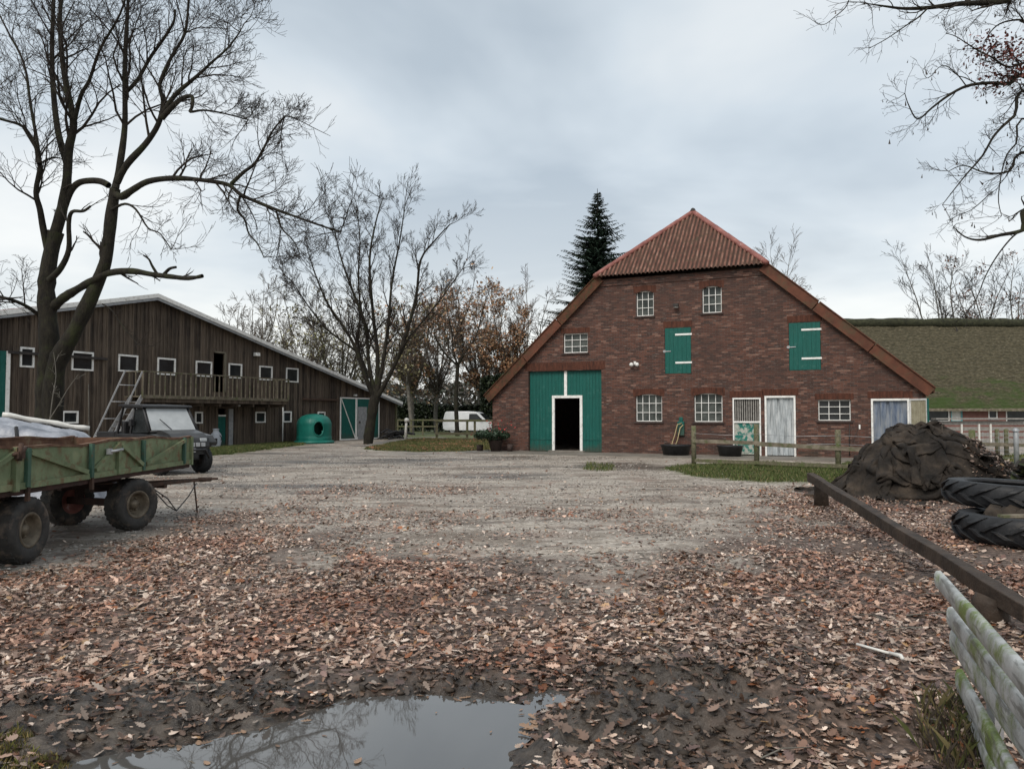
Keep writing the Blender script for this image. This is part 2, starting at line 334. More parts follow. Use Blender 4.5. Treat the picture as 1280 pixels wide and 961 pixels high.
    def build(s, name, mats, parent=None, bevel=0, loc=None, rot=None):
        me = bpy.data.meshes.new(name); me.from_pydata(s.v, [], s.f)
        for m_ in (mats if isinstance(mats, (list, tuple)) else [mats]): me.materials.append(MATS[m_])
        me.polygons.foreach_set('material_index', s.m); me.polygons.foreach_set('use_smooth', s.s); me.update()
        o = bpy.data.objects.new(name, me); COL.objects.link(o)
        if parent is not None: o.parent = parent
        if loc is not None: o.location = loc
        if rot is not None: o.rotation_euler = rot
        if bevel:
            md = o.modifiers.new('bevel', 'BEVEL'); md.width = bevel; md.segments = 2; md.limit_method = 'ANGLE'; md.angle_limit = R(40)
        return o
def tag(o, label=None, cat=None, group=None, kind=None):
    if label: o['label'] = label
    if cat: o['category'] = cat
    if group: o['group'] = group
    if kind: o['kind'] = kind
    return o
def empty(name, loc, rz=0, **k):
    o = bpy.data.objects.new(name, None); COL.objects.link(o); o.location = (loc[0], loc[1], loc[2] if len(loc) > 2 else 0); o.rotation_euler = (0, 0, rz)
    o.empty_display_size = .3; tag(o, **k); return o
def copy_tree(o, parent=None):
    c = o.copy(); COL.objects.link(c); c.parent = parent
    for ch in list(o.children): copy_tree(ch, c)
    return c
def np_mesh(name, V, loops, starts, totals, mat, col=None, parent=None, smooth=False):
    me = bpy.data.meshes.new(name); V = np.asarray(V, np.float32); loops = np.asarray(loops, np.int32)
    me.vertices.add(len(V)); me.vertices.foreach_set('co', V.ravel()); me.loops.add(len(loops)); me.loops.foreach_set('vertex_index', loops)
    me.polygons.add(len(starts)); me.polygons.foreach_set('loop_start', np.asarray(starts, np.int32))
    try: me.polygons.foreach_set('loop_total', np.asarray(totals, np.int32))
    except Exception: pass
    if smooth: me.polygons.foreach_set('use_smooth', np.ones(len(starts), bool))
    me.update(calc_edges=True)
    if col is not None:
        at = me.color_attributes.new('Col', 'FLOAT_COLOR', 'POINT'); at.data.foreach_set('color', np.asarray(col, np.float32).ravel())
    for m_ in (mat if isinstance(mat, (list, tuple)) else [mat]): me.materials.append(MATS[m_])
    o = bpy.data.objects.new(name, me); COL.objects.link(o)
    if parent is not None: o.parent = parent
    return o
def stamp(name, base, pos, rot, scale, mat, col, parent=None):
    """many copies of one outline (k,3): pos (n,3), rot (n,3,3), scale (n,) or (n,3) joined as one mesh of k-gons"""
    base = np.asarray(base, float); n = len(pos); k = base.shape[-2]
    B = base[None] if base.ndim == 2 else base
    sc = scale[:, None, None] if np.ndim(scale) == 1 else scale[:, None, :]
    V = np.einsum('nij,nkj->nki', rot, B*sc)+pos[:, None, :]
    V = V.reshape(-1, 3); C_ = np.repeat(np.concatenate([col, np.ones((n, 1))], 1), k, 0)
    return np_mesh(name, V, np.arange(n*k), np.arange(n)*k, np.full(n, k), mat, C_, parent)
def rots(rng, n, tilt, yaw=None):
    a = rng.uniform(0, 2*np.pi, n) if yaw is None else yaw
    ax = rng.uniform(0, 2*np.pi, n); t = np.abs(rng.normal(0, tilt, n))
    c, s_ = np.cos(a), np.sin(a); Z = np.zeros((n, 3, 3)); Z[:, 0, 0] = c; Z[:, 0, 1] = -s_; Z[:, 1, 0] = s_; Z[:, 1, 1] = c; Z[:, 2, 2] = 1
    kx, ky = np.cos(ax), np.sin(ax); ct, st = np.cos(t), np.sin(t); T = np.zeros((n, 3, 3))
    T[:, 0, 0] = ct+kx*kx*(1-ct); T[:, 0, 1] = kx*ky*(1-ct); T[:, 0, 2] = ky*st
    T[:, 1, 0] = kx*ky*(1-ct); T[:, 1, 1] = ct+ky*ky*(1-ct); T[:, 1, 2] = -kx*st
    T[:, 2, 0] = -ky*st; T[:, 2, 1] = kx*st; T[:, 2, 2] = ct
    return T @ Z

def thatch_extra():                        # moss spreads over the lower half of the thatch
    m = MATS['thatch']; t = m.node_tree; b = [n for n in t.nodes if n.type == 'BSDF_PRINCIPLED'][0]; src = b.inputs['Base Color'].links[0].from_socket
    c = t.nodes.new('ShaderNodeTexCoord'); s_ = t.nodes.new('ShaderNodeSeparateXYZ'); t.links.new(c.outputs['Object'], s_.inputs[0])
    a = t.nodes.new('ShaderNodeMath'); a.operation = 'MULTIPLY_ADD'; t.links.new(s_.outputs[2], a.inputs[0]); a.inputs[1].default_value = -.10; t.links.new(noise(t, 1.1, 7, .7, stretch=(.6, 1, 1.6)), a.inputs[2])
    f = ramp(t, a.outputs[0], [(.12, (0, 0, 0)), (.33, (.9, .9, .9))]); t.links.new(mixc(t, f, src, (.034, .058, .012)), b.inputs['Base Color'])
thatch_extra()
pm('sheet_valley_shade', [(.3, (.03, .019, .014)), (.7, (.075, .040, .028))], 3, .85, .2)

def splash(name, c, z0, z1, k=.75):       # mud thrown up on the foot of a door or wall
    m = MATS[name]; t = m.node_tree; b = [n for n in t.nodes if n.type == 'BSDF_PRINCIPLED'][0]; src = b.inputs['Base Color'].links[0].from_socket
    co = t.nodes.new('ShaderNodeTexCoord'); s_ = t.nodes.new('ShaderNodeSeparateXYZ'); t.links.new(co.outputs['Object'], s_.inputs[0])
    a = t.nodes.new('ShaderNodeMath'); a.operation = 'MULTIPLY_ADD'; t.links.new(noise(t, 3.5, 6, .75), a.inputs[0]); a.inputs[1].default_value = 1.1; t.links.new(s_.outputs[2], a.inputs[2])
    f = ramp(t, a.outputs[0], [(min(.99, z0), (k, k, k)), (min(1., z1), (0, 0, 0))]); t.links.new(mixc(t, f, src, c), b.inputs['Base Color'])
splash('green_paint', (.055, .05, .036), .55, .95); splash('dark_boards', (.075, .062, .04), .5, 1.0, .5)

# ================================================================== GROUND
PUD = gpoly([(60, 985), (110, 946), (180, 932), (250, 925), (330, 906), (385, 893), (430, 871), (520, 866), (600, 871), (650, 880), (670, 896), (655, 915), (632, 935), (622, 975), (615, 1040), (60, 1040)])
SMALLP = [gpoly([(672, 868), (690, 862), (706, 866), (700, 876), (680, 876)]), gpoly([(762, 866), (790, 858), (812, 866), (800, 880), (772, 880)]), gpoly([(905, 872), (935, 866), (957, 876), (940, 895), (910, 893)])]
MUDF = gpoly([(-80, 905), (100, 875), (330, 838), (430, 850), (560, 840), (700, 845), (860, 815), (960, 830), (980, 900), (900, 1000), (600, 1100), (-150, 1100)])
YARD = gpoly([(-500, 580), (0, 575), (270, 563), (376, 554), (612, 563), (700, 566), (840, 578), (1060, 600), (1180, 590), (1500, 600), (2200, 1400), (0, 2400), (-1500, 1400)])
def gh(x, y):
    x = np.asarray(x, float); y = np.asarray(y, float)
    far = sstep(9, 14, y)+sstep(2, -6, y)
    h = (fbm(x*.35, y*.35, 3, 5)-.5)*.05*(1-sstep(20, 26, y)*.8)
    h = h+(fbm(x*2.3, y*2.3, 4, 11)-.5)*.035*(1-np.clip(far, 0, 1)*.6)
    md = sdpoly(x, y, MUDF); mud = sstep(.35, -.3, md)
    lump = np.abs(fbm(x*4.1, y*4.1, 4, 23, .55)-.5)*2
    h = h+mud*((.35-lump)*.13)+mud*(fbm(x*11, y*11, 4, 41, .6)-.5)*.10
    # ridges thrown up beside the puddle
    for cx, cy, rx, ry, a in ((.75, 3.75, .75, .42, .13), (1.0, 4.35, .6, .25, .10), (-2.3, 3.9, .6, .3, .05), (1.55, 3.9, .4, .3, .06), (2.05, 4.0, .28, .3, .07)):
        q = ((x-cx)/rx)**2+((y-cy)/ry)**2; h = h+a*np.exp(-q*1.6)*(.45+1.1*fbm(x*6, y*6, 3, 61))
    # wheel ruts across the gravel
    for k, (x0, sl) in enumerate(((-1.0, .22), (.5, .22), (2.6, .16))):
        dd = x-(x0+sl*y+.4*np.sin(y*.35+k)); h = h-.018*np.exp(-(dd/.22)**2)*(1-sstep(22, 28, y))*sstep(5, 7, y)
    pd = sdpoly(x, y, PUD)+(fbm(x*5, y*5, 3, 71)-.5)*.18
    t = sstep(.22, -.12, pd); h = h*(1-t)+(-.055)*t
    for sp in SMALLP:
        pd = sdpoly(x, y, sp)+(fbm(x*9, y*9, 2, 72)-.5)*.08; t = sstep(.20, .02, pd); h = h*(1-t)+(-.05)*t
    near_b = 0
    return h
def sgrid(n, a, lo, hi, c):
    s = np.linspace(math.asinh((lo-c)/a), math.asinh((hi-c)/a), n); return c+a*np.sinh(s)
gx = sgrid(760, 2.2, -500, 500, .3); gy = sgrid(680, 1.7, -60, 900, 4.0)
GX, GY = np.meshgrid(gx, gy)
GZ = gh(GX, GY)
PXg, PYg = proj(GX, np.maximum(GY, .5), 0)
yd = sdpoly(GX, GY, YARD)
# masks: R leafy soil, G grass field, B mud/wet
LEAFZ = [(-700, 790), (0, 722), (150, 705), (250, 650), (330, 648), (400, 704), (560, 700), (640, 696), (700, 722), (760, 742), (830, 716), (900, 682), (975, 655), (1000, 622), (1060, 612), (1280, 600), (2200, 640), (2200, 2500), (-700, 2500)]
GLEAF = gpoly([(a, min(b, 1500)) for a, b in LEAFZ])
leafm = sstep(.5, -.8, sdpoly(GX, GY, GLEAF)+(fbm(GX*.9, GY*.9, 4, 81)-.5)*2.5)
mudm = np.maximum(sstep(.3, -.3, sdpoly(GX, GY, MUDF)+(fbm(GX*2, GY*2, 3, 82)-.5)*.8), np.clip((fbm(GX*.30, GY*.8, 5, 83)-.56)*7, 0, 1)*sstep(12, 17, GY)*.8)
BARNF = Frame(G(420, 551), math.atan2(961, 470))
BRF = Frame(G(700, 565), R(-24.183))
GRASS = [gpoly([(262, 561), (300, 557), (360, 553.5), (376, 551), (378, 556), (330, 562), (285, 568), (262, 570)]),
         gpoly([(458, 560), (520, 548.5), (612, 549), (612, 563), (540, 564.5), (470, 563)]),
         gpoly([(832, 586), (870, 580), (950, 578), (1040, 582), (1110, 572), (1180, 570), (1120, 592), (1060, 604), (960, 601), (880, 596)]),
         gpoly([(1150, 575), (1400, 565), (1400, 600), (1240, 606), (1180, 600)])]
grm = np.clip(sstep(46, 54, GY)+(GY < -40)*0+sstep(30, 36, np.abs(GX))*sstep(10, 25, GY), 0, 1)
for gp in GRASS: grm = np.maximum(grm, sstep(.35, -.2, sdpoly(GX, GY, gp)+(fbm(GX*2, GY*2, 3, 84)-.5)*.8))
ny, nx = GX.shape
V = np.stack([GX, GY, GZ], -1).reshape(-1, 3); idx = np.arange(nx*ny).reshape(ny, nx)
F4 = np.stack([idx[:-1, :-1], idx[:-1, 1:], idx[1:, 1:], idx[1:, :-1]], -1).reshape(-1)
colr = np.stack([leafm, grm, mudm, np.ones_like(mudm)], -1).reshape(-1, 4)
def ground_mat():
    m, t, b = newmat('ground'); c = t.nodes.new('ShaderNodeTexCoord'); W = c.outputs['Object']
    a = t.nodes.new('ShaderNodeAttribute'); a.attribute_name = 'Col'; s = t.nodes.new('ShaderNodeSeparateColor'); t.links.new(a.outputs['Color'], s.inputs[0])
    vo = t.nodes.new('ShaderNodeTexVoronoi'); vo.inputs['Scale'].default_value = 26; t.links.new(W, vo.inputs['Vector'])
    vs_ = t.nodes.new('ShaderNodeSeparateColor'); t.links.new(vo.outputs['Color'], vs_.inputs[0])
    peb = ramp(t, vs_.outputs[0], [(0, (.07, .06, .05)), (.35, (.20, .18, .155)), (.75, (.34, .315, .28)), (1, (.55, .52, .48))])
    fine = ramp(t, noise(t, 3.0, 8, .7, vec=W), [(.3, (.19, .16, .127)), (.5, (.35, .305, .255)), (.7, (.46, .41, .35))])
    grav = mixc(t, .45, fine, peb)
    big = ramp(t, noise(t, .45, 6, .65, vec=W, stretch=(1, 2.0, 1)), [(.36, (.55, .5, .46)), (.52, (1, 1, 1)), (.7, (1.18, 1.16, 1.12))])
    grav = mixc(t, 1.0, grav, big, 'MULTIPLY')
    # damp dark streaks and clods
    stk = ramp(t, noise(t, 1.3, 8, .75, vec=W, stretch=(.5, 1.5, 1)), [(.51, (0, 0, 0)), (.62, (.85, .85, .85))])
    grav = mixc(t, stk, grav, (.085, .064, .05))
    rd = ramp(t, noise(t, .8, 6, .7, vec=W), [(.53, (0, 0, 0)), (.68, (.6, .6, .6))]); grav = mixc(t, rd, grav, (.20, .13, .10))
    soil_ = ramp(t, noise(t, 16, 6, .7, vec=W), [(.3, (.03, .021, .016)), (.5, (.085, .058, .044)), (.62, (.17, .12, .095)), (.75, (.30, .22, .18))])
    mud = ramp(t, noise(t, 9, 6, .7, vec=W), [(.3, (.016, .0125, .010)), (.5, (.048, .038, .030)), (.75, (.12, .098, .078))])
    gr = ramp(t, noise(t, 2.2, 6, .7, vec=W), [(.3, (.035, .05, .014)), (.5, (.075, .095, .028)), (.72, (.15, .145, .055))])
    x = mixc(t, s.outputs[0], grav, soil_); x = mixc(t, s.outputs[2], x, mud); x = mixc(t, s.outputs[1], x, gr)
    t.links.new(x, b.inputs['Base Color'])
    rr = t.nodes.new('ShaderNodeMapRange'); t.links.new(s.outputs[2], rr.inputs[0]); rr.inputs['To Min'].default_value = .72; rr.inputs['To Max'].default_value = .24; t.links.new(rr.outputs[0], b.inputs['Roughness'])
    n_ = noise(t, 22, 8, .75, vec=W)
    ad = t.nodes.new('ShaderNodeMath'); ad.operation = 'MULTIPLY_ADD'; t.links.new(vo.outputs['Distance'], ad.inputs[0]); ad.inputs[1].default_value = -.6; t.links.new(n_, ad.inputs[2])
    bump(t, b, ad.outputs[0], .75, .02)
ground_mat()
g = np_mesh('ground', V, F4, np.arange(len(F4)//4)*4, np.full(len(F4)//4, 4), 'ground', colr, smooth=True); tag(g, kind='structure')

# water
def water_mat():
    m, t, b = newmat('water'); b.inputs['Base Color'].default_value = (.075, .072, .068, 1); b.inputs['Roughness'].default_value = .02; b.inputs['IOR'].default_value = 1.7
    b.inputs['Specular IOR Level'].default_value = .9
    bump(t, b, noise(t, 3, 2), .02, .02)
water_mat()
def clipgrid(name, poly, z, grow):
    mb = MB(); cx = sum(p[0] for p in poly)/len(poly); cy = sum(p[1] for p in poly)/len(poly)
    n = len(poly); mb.add([(x+(x-cx)*grow, y+(y-cy)*grow, z) for x, y in poly], [tuple(range(n))]); return mb
pw = clipgrid('p', PUD, -.018, .06); pw.f = [tuple(reversed(f)) if False else f for f in pw.f]
o = pw.build('puddle_water', 'water'); tag(o, kind='structure')
mb = MB()
for sp in SMALLP:
    q = clipgrid('p', sp, -.022, 1.4); mb.add(q.v, q.f)
o = mb.build('small_puddle_water', 'water'); tag(o, kind='structure')
# concrete apron along the foot of the brick barn
mb = MB(); mb.box(-3.6, 13.4, -2.3, -.01, -.05, .022); o = mb.build('concrete_path', 'concrete', loc=tuple(BRF.o), rot=(0, 0, BRF.a)); tag(o, kind='structure')
mb = MB(); a = [G(455, 557), G(497, 548), G(545, 546.2), G(560, 547.4), G(505, 550.4), G(462, 560)]
mb.add([(p[0], p[1], .03) for p in a], [tuple(range(6))]); o = mb.build('garden_path', 'concrete'); tag(o, kind='structure')

# ------------------------------------------------------------------ fallen leaves, stones, grass
rng = np.random.default_rng(7)
half = [(.0, .015), (.12, .06), (.2, .17), (.29, .09), (.4, .26), (.5, .14), (.64, .30), (.73, .17), (.86, .19), (.95, .1)]
oak = np.array([(x, y) for x, y in half]+[(1, 0)]+[(x, -y) for x, y in reversed(half)])
oak3 = np.stack([oak[:, 0]-.5, oak[:, 1], .10*(oak[:, 0]-.5)**2*2+.9*oak[:, 1]**2], 1)
simple = np.array([(-.5, 0, .03), (-.2, .22, .05), (.2, .27, .07), (.5, 0, .05), (.2, -.27, .04), (-.2, -.2, .06)])
PAL = np.array([(.35, .245, .18), (.29, .195, .14), (.50, .40, .31), (.64, .55, .45), (.19, .105, .065), (.27, .11, .045), (.14, .085, .055), (.055, .035, .026), (.19, .13, .11), (.40, .26, .13)])
PW = np.array([.19, .17, .17, .09, .09, .05, .10, .05, .08, .02]); PW = PW/PW.sum(); PAL = PAL*np.array([1.0, .95, .97])
def leaf_density(x, y):
    px, py = proj(x, y, 0)
    d = np.where(sdpoly(x, y, GLEAF)+(fbm(x*1.1, y*1.1, 4, 81)-.5)*2.2 < 0, 1.0, 0.0)
    nz = fbm(x*1.0, y*1.0, 5, 91, .6); inner = d*np.clip((nz-.33)*6, .12, 1)
    ex = sdpoly(x, y, GLEAF); edge = sstep(3.0, 0, ex)*np.clip((nz-.48)*6, 0, 1)*.45
    sparse = .03+.30*np.clip((fbm(x*.6, y*.6, 4, 92)-.55)*6, 0, 1)*sstep(24, 15, y)
    d = np.maximum(inner, np.maximum(edge, sparse))
    left = inpoly(px, py, [(70, 700), (250, 640), (330, 640), (345, 690), (180, 712)]); d = np.where(left, np.maximum(d, .75*np.clip((nz-.3)*4, .2, 1)), d)
    mudd = sdpoly(x, y, MUDF); keep = np.where(px > 640, 1.5, .22+.3*sstep(.0, .5, np.abs(fbm(x*3, y*3, 3, 93)-.5)*4)); d = np.where(mudd < 0, d*keep, d)
    d = np.where(sdpoly(x, y, PUD)+(fbm(x*5, y*5, 3, 71)-.5)*.18 < 0.0, d*.035, d)
    d = np.where(inpoly(px, py, [(0, 690), (60, 706), (150, 670), (210, 668), (240, 615), (120, 640), (0, 660)]), d*.15, d)
    return d
def scatter_leaves(name, y0, y1, per, base, size, lift, tilt):
    A = .5*1.84*(y1*y1-y0*y0); n = int(A*per); yy = np.sqrt(rng.uniform(y0*y0, y1*y1, n)); xx = rng.uniform(-.92, .92, n)*yy
    k = rng.uniform(0, 1, n) < leaf_density(xx, yy); xx, yy = xx[k], yy[k]; n = len(xx)
    zz = gh(xx, yy)+rng.uniform(.003, lift, n)
    inp = sdpoly(xx, yy, PUD) < .02; zz = np.where(inp, -.014, zz)
    ti = rots(rng, n, tilt); flat = rots(rng, n, .01); ti[inp] = flat[inp]
    c = PAL[rng.choice(len(PAL), n, p=PW)]*rng.uniform(.6, 1.25, (n, 1))*(.65+.7*fbm(xx*2.2, yy*2.2, 3, 97))[:, None]; c[inp] = (.30, .19, .12)
    px, py = proj(xx, yy, 0); dk = np.where((sdpoly(xx, yy, MUDF) < 0.1), .55, 1.0); drk = rng.uniform(0, 1, n) < .5; c = np.where((drk & (dk < 1))[:, None], c*.5, c)
    red = (fbm(xx*1.3, yy*1.3, 3, 95) > .60)[:, None]; c = np.where(red, c*np.array([.9, .76, .70]), c)
    sc = size*np.clip(rng.lognormal(0, .38, n), .4, 2.1)
    B = np.repeat(base[None], n, 0); B[:, :, 2] *= rng.uniform(-.6, 2.0, (n, 1)); B[:, :, 1] *= rng.uniform(.7, 1.1, (n, 1))
    return stamp(name, B, np.stack([xx, yy, zz], 1), ti, sc, 'leaf_vc', c)
def leafname(o, l): tag(o, l, kind='stuff')
leafname(scatter_leaves('fallen_leaves', 2.6, 7.5, 1250, oak3, .047, .024, .42), 'fallen brown oak leaves lying thickly on the near mud')
leafname(scatter_leaves('fallen_leaves', 7.5, 16.5, 1300, simple, .043, .024, .38), 'fallen brown leaves drifting over the middle of the yard')
leafname(scatter_leaves('fallen_leaves', 16.5, 42, 160, simple, .05, .02, .45), 'thin scatter of fallen leaves on the far gravel')
# rotten leaves trodden into the mud
n = 26000; yy = np.sqrt(rng.uniform(2.6**2, 6.5**2, n)); xx = rng.uniform(-.9, .9, n)*yy; k = (sdpoly(xx, yy, MUDF) < .45) & (sdpoly(xx, yy, PUD) > .02) & (rng.uniform(0, 1, n) < np.clip((fbm(xx*2.5, yy*2.5, 4, 107)-.33)*4.5, .08, 1)); xx, yy = xx[k], yy[k]; n = len(xx)
B_l = np.repeat(oak3[None], n, 0); B_l[:, :, 2] *= rng.uniform(-2.5, 4, (n, 1)); B_l[:, :, 1] *= rng.uniform(.5, 1.1, (n, 1))
leafname(stamp('rotten_leaves', B_l, np.stack([xx, yy, gh(xx, yy)+rng.uniform(-.004, .016, n)], 1), rots(rng, n, .65), rng.uniform(.02, .07, n), 'leaf_vc', np.array([(.055, .038, .028), (.03, .022, .017), (.10, .065, .045), (.16, .10, .07)])[rng.integers(0, 4, n)]*rng.uniform(.6, 1.3, (n, 1))), 'dark rotten leaves trodden into the mud round the puddle')
# dead leaves lying in the grass before the fence in the middle
xx = rng.uniform(-9, -.5, 9000); yy = rng.uniform(32, 50, 9000); k = (sdpoly(xx, yy, GRASS[1]) < 0) & (fbm(xx*.8, yy*.8, 3, 5) > .5); xx, yy = xx[k], yy[k]; n = len(xx)
leafname(stamp('fallen_leaves', simple, np.stack([xx, yy, gh(xx, yy)+.05], 1), rots(rng, n, .3), rng.uniform(.1, .16, n), 'leaf_vc', np.array([(.33, .13, .06)])*rng.uniform(.6, 1.3, (n, 1))), 'rust coloured leaves lying in the grass by the middle fence')
# clods of mud
ico = np.array([(0, 0, 1), (.9, 0, .3), (.3, .85, .25), (-.75, .5, .3), (-.7, -.55, .25), (.3, -.85, .3), (0, 0, -.6)])
def blobs(name, xx, yy, size, cols, mat, zs=.7, emb=.2):
    n = len(xx); T = [(0, 1, 2), (0, 2, 3), (0, 3, 4), (0, 4, 5), (0, 5, 1), (6, 2, 1), (6, 3, 2), (6, 4, 3), (6, 5, 4), (6, 1, 5)]
    B = ico[None]*rng.uniform(.65, 1.2, (n, 7, 3)); B[:, :, 2] *= zs; Rm = rots(rng, n, .3)
    V_ = np.einsum('nij,nkj->nki', Rm, B*size[:, None, None])+np.stack([xx, yy, gh(xx, yy)+size*emb], 1)[:, None]
    I = (np.array(T).reshape(-1)[None]+np.arange(n)[:, None]*7).reshape(-1); C_ = np.repeat(np.concatenate([cols, np.ones((n, 1))], 1), 7, 0)
    return np_mesh(name, V_.reshape(-1, 3), I, np.arange(n*10)*3, np.full(n*10, 3), mat, C_, smooth=False)
n = 60000; yy = np.sqrt(rng.uniform(5.5**2, 29**2, n)); xx = rng.uniform(-.72, .72, n)*yy; k = (sdpoly(xx, yy, GLEAF) > -1) & (sdpoly(xx, yy, YARD) < 0) & (rng.uniform(0, 1, n) < np.clip((fbm(xx*.9, yy*1.4, 4, 101)-.33)*4, .1, 1)); xx, yy = xx[k], yy[k]; n = len(xx)
tag(blobs('gravel_stones', xx, yy, rng.gamma(3, .004, n)+.004, np.array([(.36, .33, .30)])*rng.uniform(.2, 1.7, (n, 1)), 'stone_vc', .55, .1), 'loose grey stones in the gravel yard', kind='stuff')
n = 5000; yy = np.sqrt(rng.uniform(2.8**2, 6.2**2, n)); xx = rng.uniform(-.75, .75, n)*yy; k = (sdpoly(xx, yy, MUDF) < .3) & (sdpoly(xx, yy, PUD) > .03) & (rng.uniform(0, 1, n) < np.clip((fbm(xx*1.6, yy*1.6, 4, 103)-.38)*5, .05, 1)); xx, yy = xx[k], yy[k]; n = len(xx)
tag(blobs('mud_clods', xx, yy, rng.gamma(2.0, .005, n)+.005, np.array([(.055, .042, .032)])*rng.uniform(.5, 1.3, (n, 1)), 'stone_vc', .6, .15), 'dark wet clods of churned mud round the puddle', kind='stuff')

def grass(name, poly, n, hgt, cols, lab, box=None, dens=None, wid=.006):
    x0 = min(p[0] for p in poly); x1 = max(p[0] for p in poly); y0 = min(p[1] for p in poly); y1 = max(p[1] for p in poly)
    xx = rng.uniform(x0, x1, n); yy = rng.uniform(y0, y1, n); k = sdpoly(xx, yy, poly)+(fbm(xx*2, yy*2, 3, 84)-.5)*.9 < 0
    if dens is not None: k &= dens(xx, yy)
    xx, yy = xx[k], yy[k]; n = len(xx); a = rng.uniform(0, 6.283, n); h_ = hgt*rng.uniform(.4, 1.3, n)*(.6+.8*fbm(xx*1.5, yy*1.5, 3, 111)); ln = rng.uniform(.1, .8, n)*h_
    w_ = rng.uniform(.7, 1.5, n)*wid; z = gh(xx, yy)-.005; ca, sa = np.cos(a), np.sin(a); b_ = rng.uniform(0, 6.283, n); cb, sb = np.cos(b_), np.sin(b_)
    V_ = np.stack([np.stack([xx-ca*w_, yy-sa*w_, z], 1), np.stack([xx+ca*w_, yy+sa*w_, z], 1), np.stack([xx+ca*w_*.7+cb*ln*.4, yy+sa*w_*.7+sb*ln*.4, z+h_*.6], 1), np.stack([xx+cb*ln, yy+sb*ln, z+h_], 1)], 1).reshape(-1, 3)
    C_ = np.array(cols)[rng.integers(0, len(cols), n)]*rng.uniform(.7, 1.3, (n, 1)); C_ = np.repeat(np.concatenate([C_, np.ones((n, 1))], 1), 4, 0)
    return tag(np_mesh(name, V_, np.arange(n*4), np.arange(n)*4, np.full(n, 4), 'grass_vc', C_), lab, kind='stuff')
GC = [(.070, .10, .025), (.05, .075, .018), (.10, .125, .035), (.15, .135, .06)]
grass('grass', GRASS[0], 60000, .10, GC, 'strip of green grass along the dark timber barn', wid=.012)
grass('grass', GRASS[1], 60000, .09, GC+[(.2, .16, .07)], 'patch of short grass before the middle fence', wid=.014)
grass('grass', GRASS[2], 90000, .085, GC, 'green grass strip below the paddock fence', wid=.009)
grass('grass', GRASS[3], 40000, .12, GC+[(.2, .18, .06)], 'grass growing behind the dark heap', wid=.009)
grass('grass', gpoly([(1140, 905), (1175, 880), (1215, 870), (1235, 930), (1250, 1000), (1180, 1000)]), 1500, .10, [(.07, .08, .025), (.13, .11, .05), (.05, .04, .03)], 'weedy grass growing at the foot of the galvanised rails', wid=.0016)
grass('grass', gpoly([(-60, 985), (-60, 935), (40, 925), (85, 950), (60, 1000)]), 5000, .035, [(.12, .12, .03), (.2, .15, .06)], 'mossy grass at the near left corner of the mud', wid=.003)
grass('grass', gpoly([(722, 582), (735, 579), (765, 581), (765, 588), (735, 590)]), 900, .10, GC, 'small tuft of grass on the gravel by the apron', wid=.009)

# ================================================================== BRICK BARN
B = BRF
bb = empty('brick_barn', tuple(B.o), B.a, label='red brick farm barn with a half-hipped corrugated roof and green doors', cat='barn')
EAL, EAR, ZE = -3.27, 13.48, 2.38; BKL, BKR, ZB = 1.68, 8.10, 7.08; RU, RZ, HD = 4.89, 10.03, 3.0
WL, WR = -3.05, 13.22; DEP = 17.0
slopeL = (ZB-ZE)/(BKL-EAL); slopeR = (ZB-ZE)/(EAR-BKR)
def rz(u): return min(ZE+(u-EAL)*slopeL, ZE+(EAR-u)*slopeR)
outer = [(WL, -.1), (WR, -.1), (WR, rz(WR)-.12), (BKR-.02, ZB-.14), (BKL+.02, ZB-.14), (WL, rz(WL)-.12)]
def rect(u0, u1, z0, z1): return [(u0, z0), (u1, z0), (u1, z1), (u0, z1)]
def archrect(u0, u1, z0, z1, a=.09):
    r = [(u0, z0), (u1, z0)]
    for i in range(9):
        t = i/8; r.append((u1+(u0-u1)*t, z1-a+a*math.sin(math.pi*t)))
    return r
def box_of(x0, y0, x1, y1):
    c = (y0+y1)/2; xm = (x0+x1)/2
    return B.uz(x0, c)[0], B.uz(x1, c)[0], B.uz(xm, y1)[1], B.uz(xm, y0)[1]
holes = []; wins = []
for q, cols, rows, arch in (((704, 416.5, 734.5, 441), 3, 3, 0), ((795, 363.5, 817, 395), 3, 3, 1), ((877.5, 357.3, 902, 391), 3, 3, 1), ((794.5, 492.5, 827.5, 527), 4, 3, 1), ((867.5, 491.5, 903, 527.5), 4, 3, 1), ((1022.5, 499.5, 1063.5, 526), 3, 3, 0)):
    u0, u1, z0, z1 = box_of(*q); holes.append(archrect(u0, u1, z0, z1) if arch else rect(u0, u1, z0, z1)); wins.append((u0, u1, z0, z1, cols, rows, arch))
du0, du1, _, dz1 = box_of(660.5, 463.2, 752, 565); holes.append(rect(du0, du1, -.05, dz1))
S1 = box_of(831, 409.5, 864, 467); S2 = box_of(986, 402.8, 1026, 462.7)
for q in (S1, S2): holes.append(rect(*q))
DA = box_of(916, 497, 951.5, 566); DB = box_of(956, 494.5, 995, 569); DC = box_of(1089, 498, 1137.5, 575)
for q in (DA, DB, DC): holes.append(rect(q[0], q[1], -.05, q[3]))
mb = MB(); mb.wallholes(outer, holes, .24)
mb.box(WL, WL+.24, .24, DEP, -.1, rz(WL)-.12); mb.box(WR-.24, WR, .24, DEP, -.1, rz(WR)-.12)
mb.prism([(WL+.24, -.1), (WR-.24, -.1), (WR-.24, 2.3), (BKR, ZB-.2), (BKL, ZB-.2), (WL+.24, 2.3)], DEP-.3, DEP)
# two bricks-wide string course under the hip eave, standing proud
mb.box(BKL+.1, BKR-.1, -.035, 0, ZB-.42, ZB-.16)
mb.build('wall', 'brick', bb)
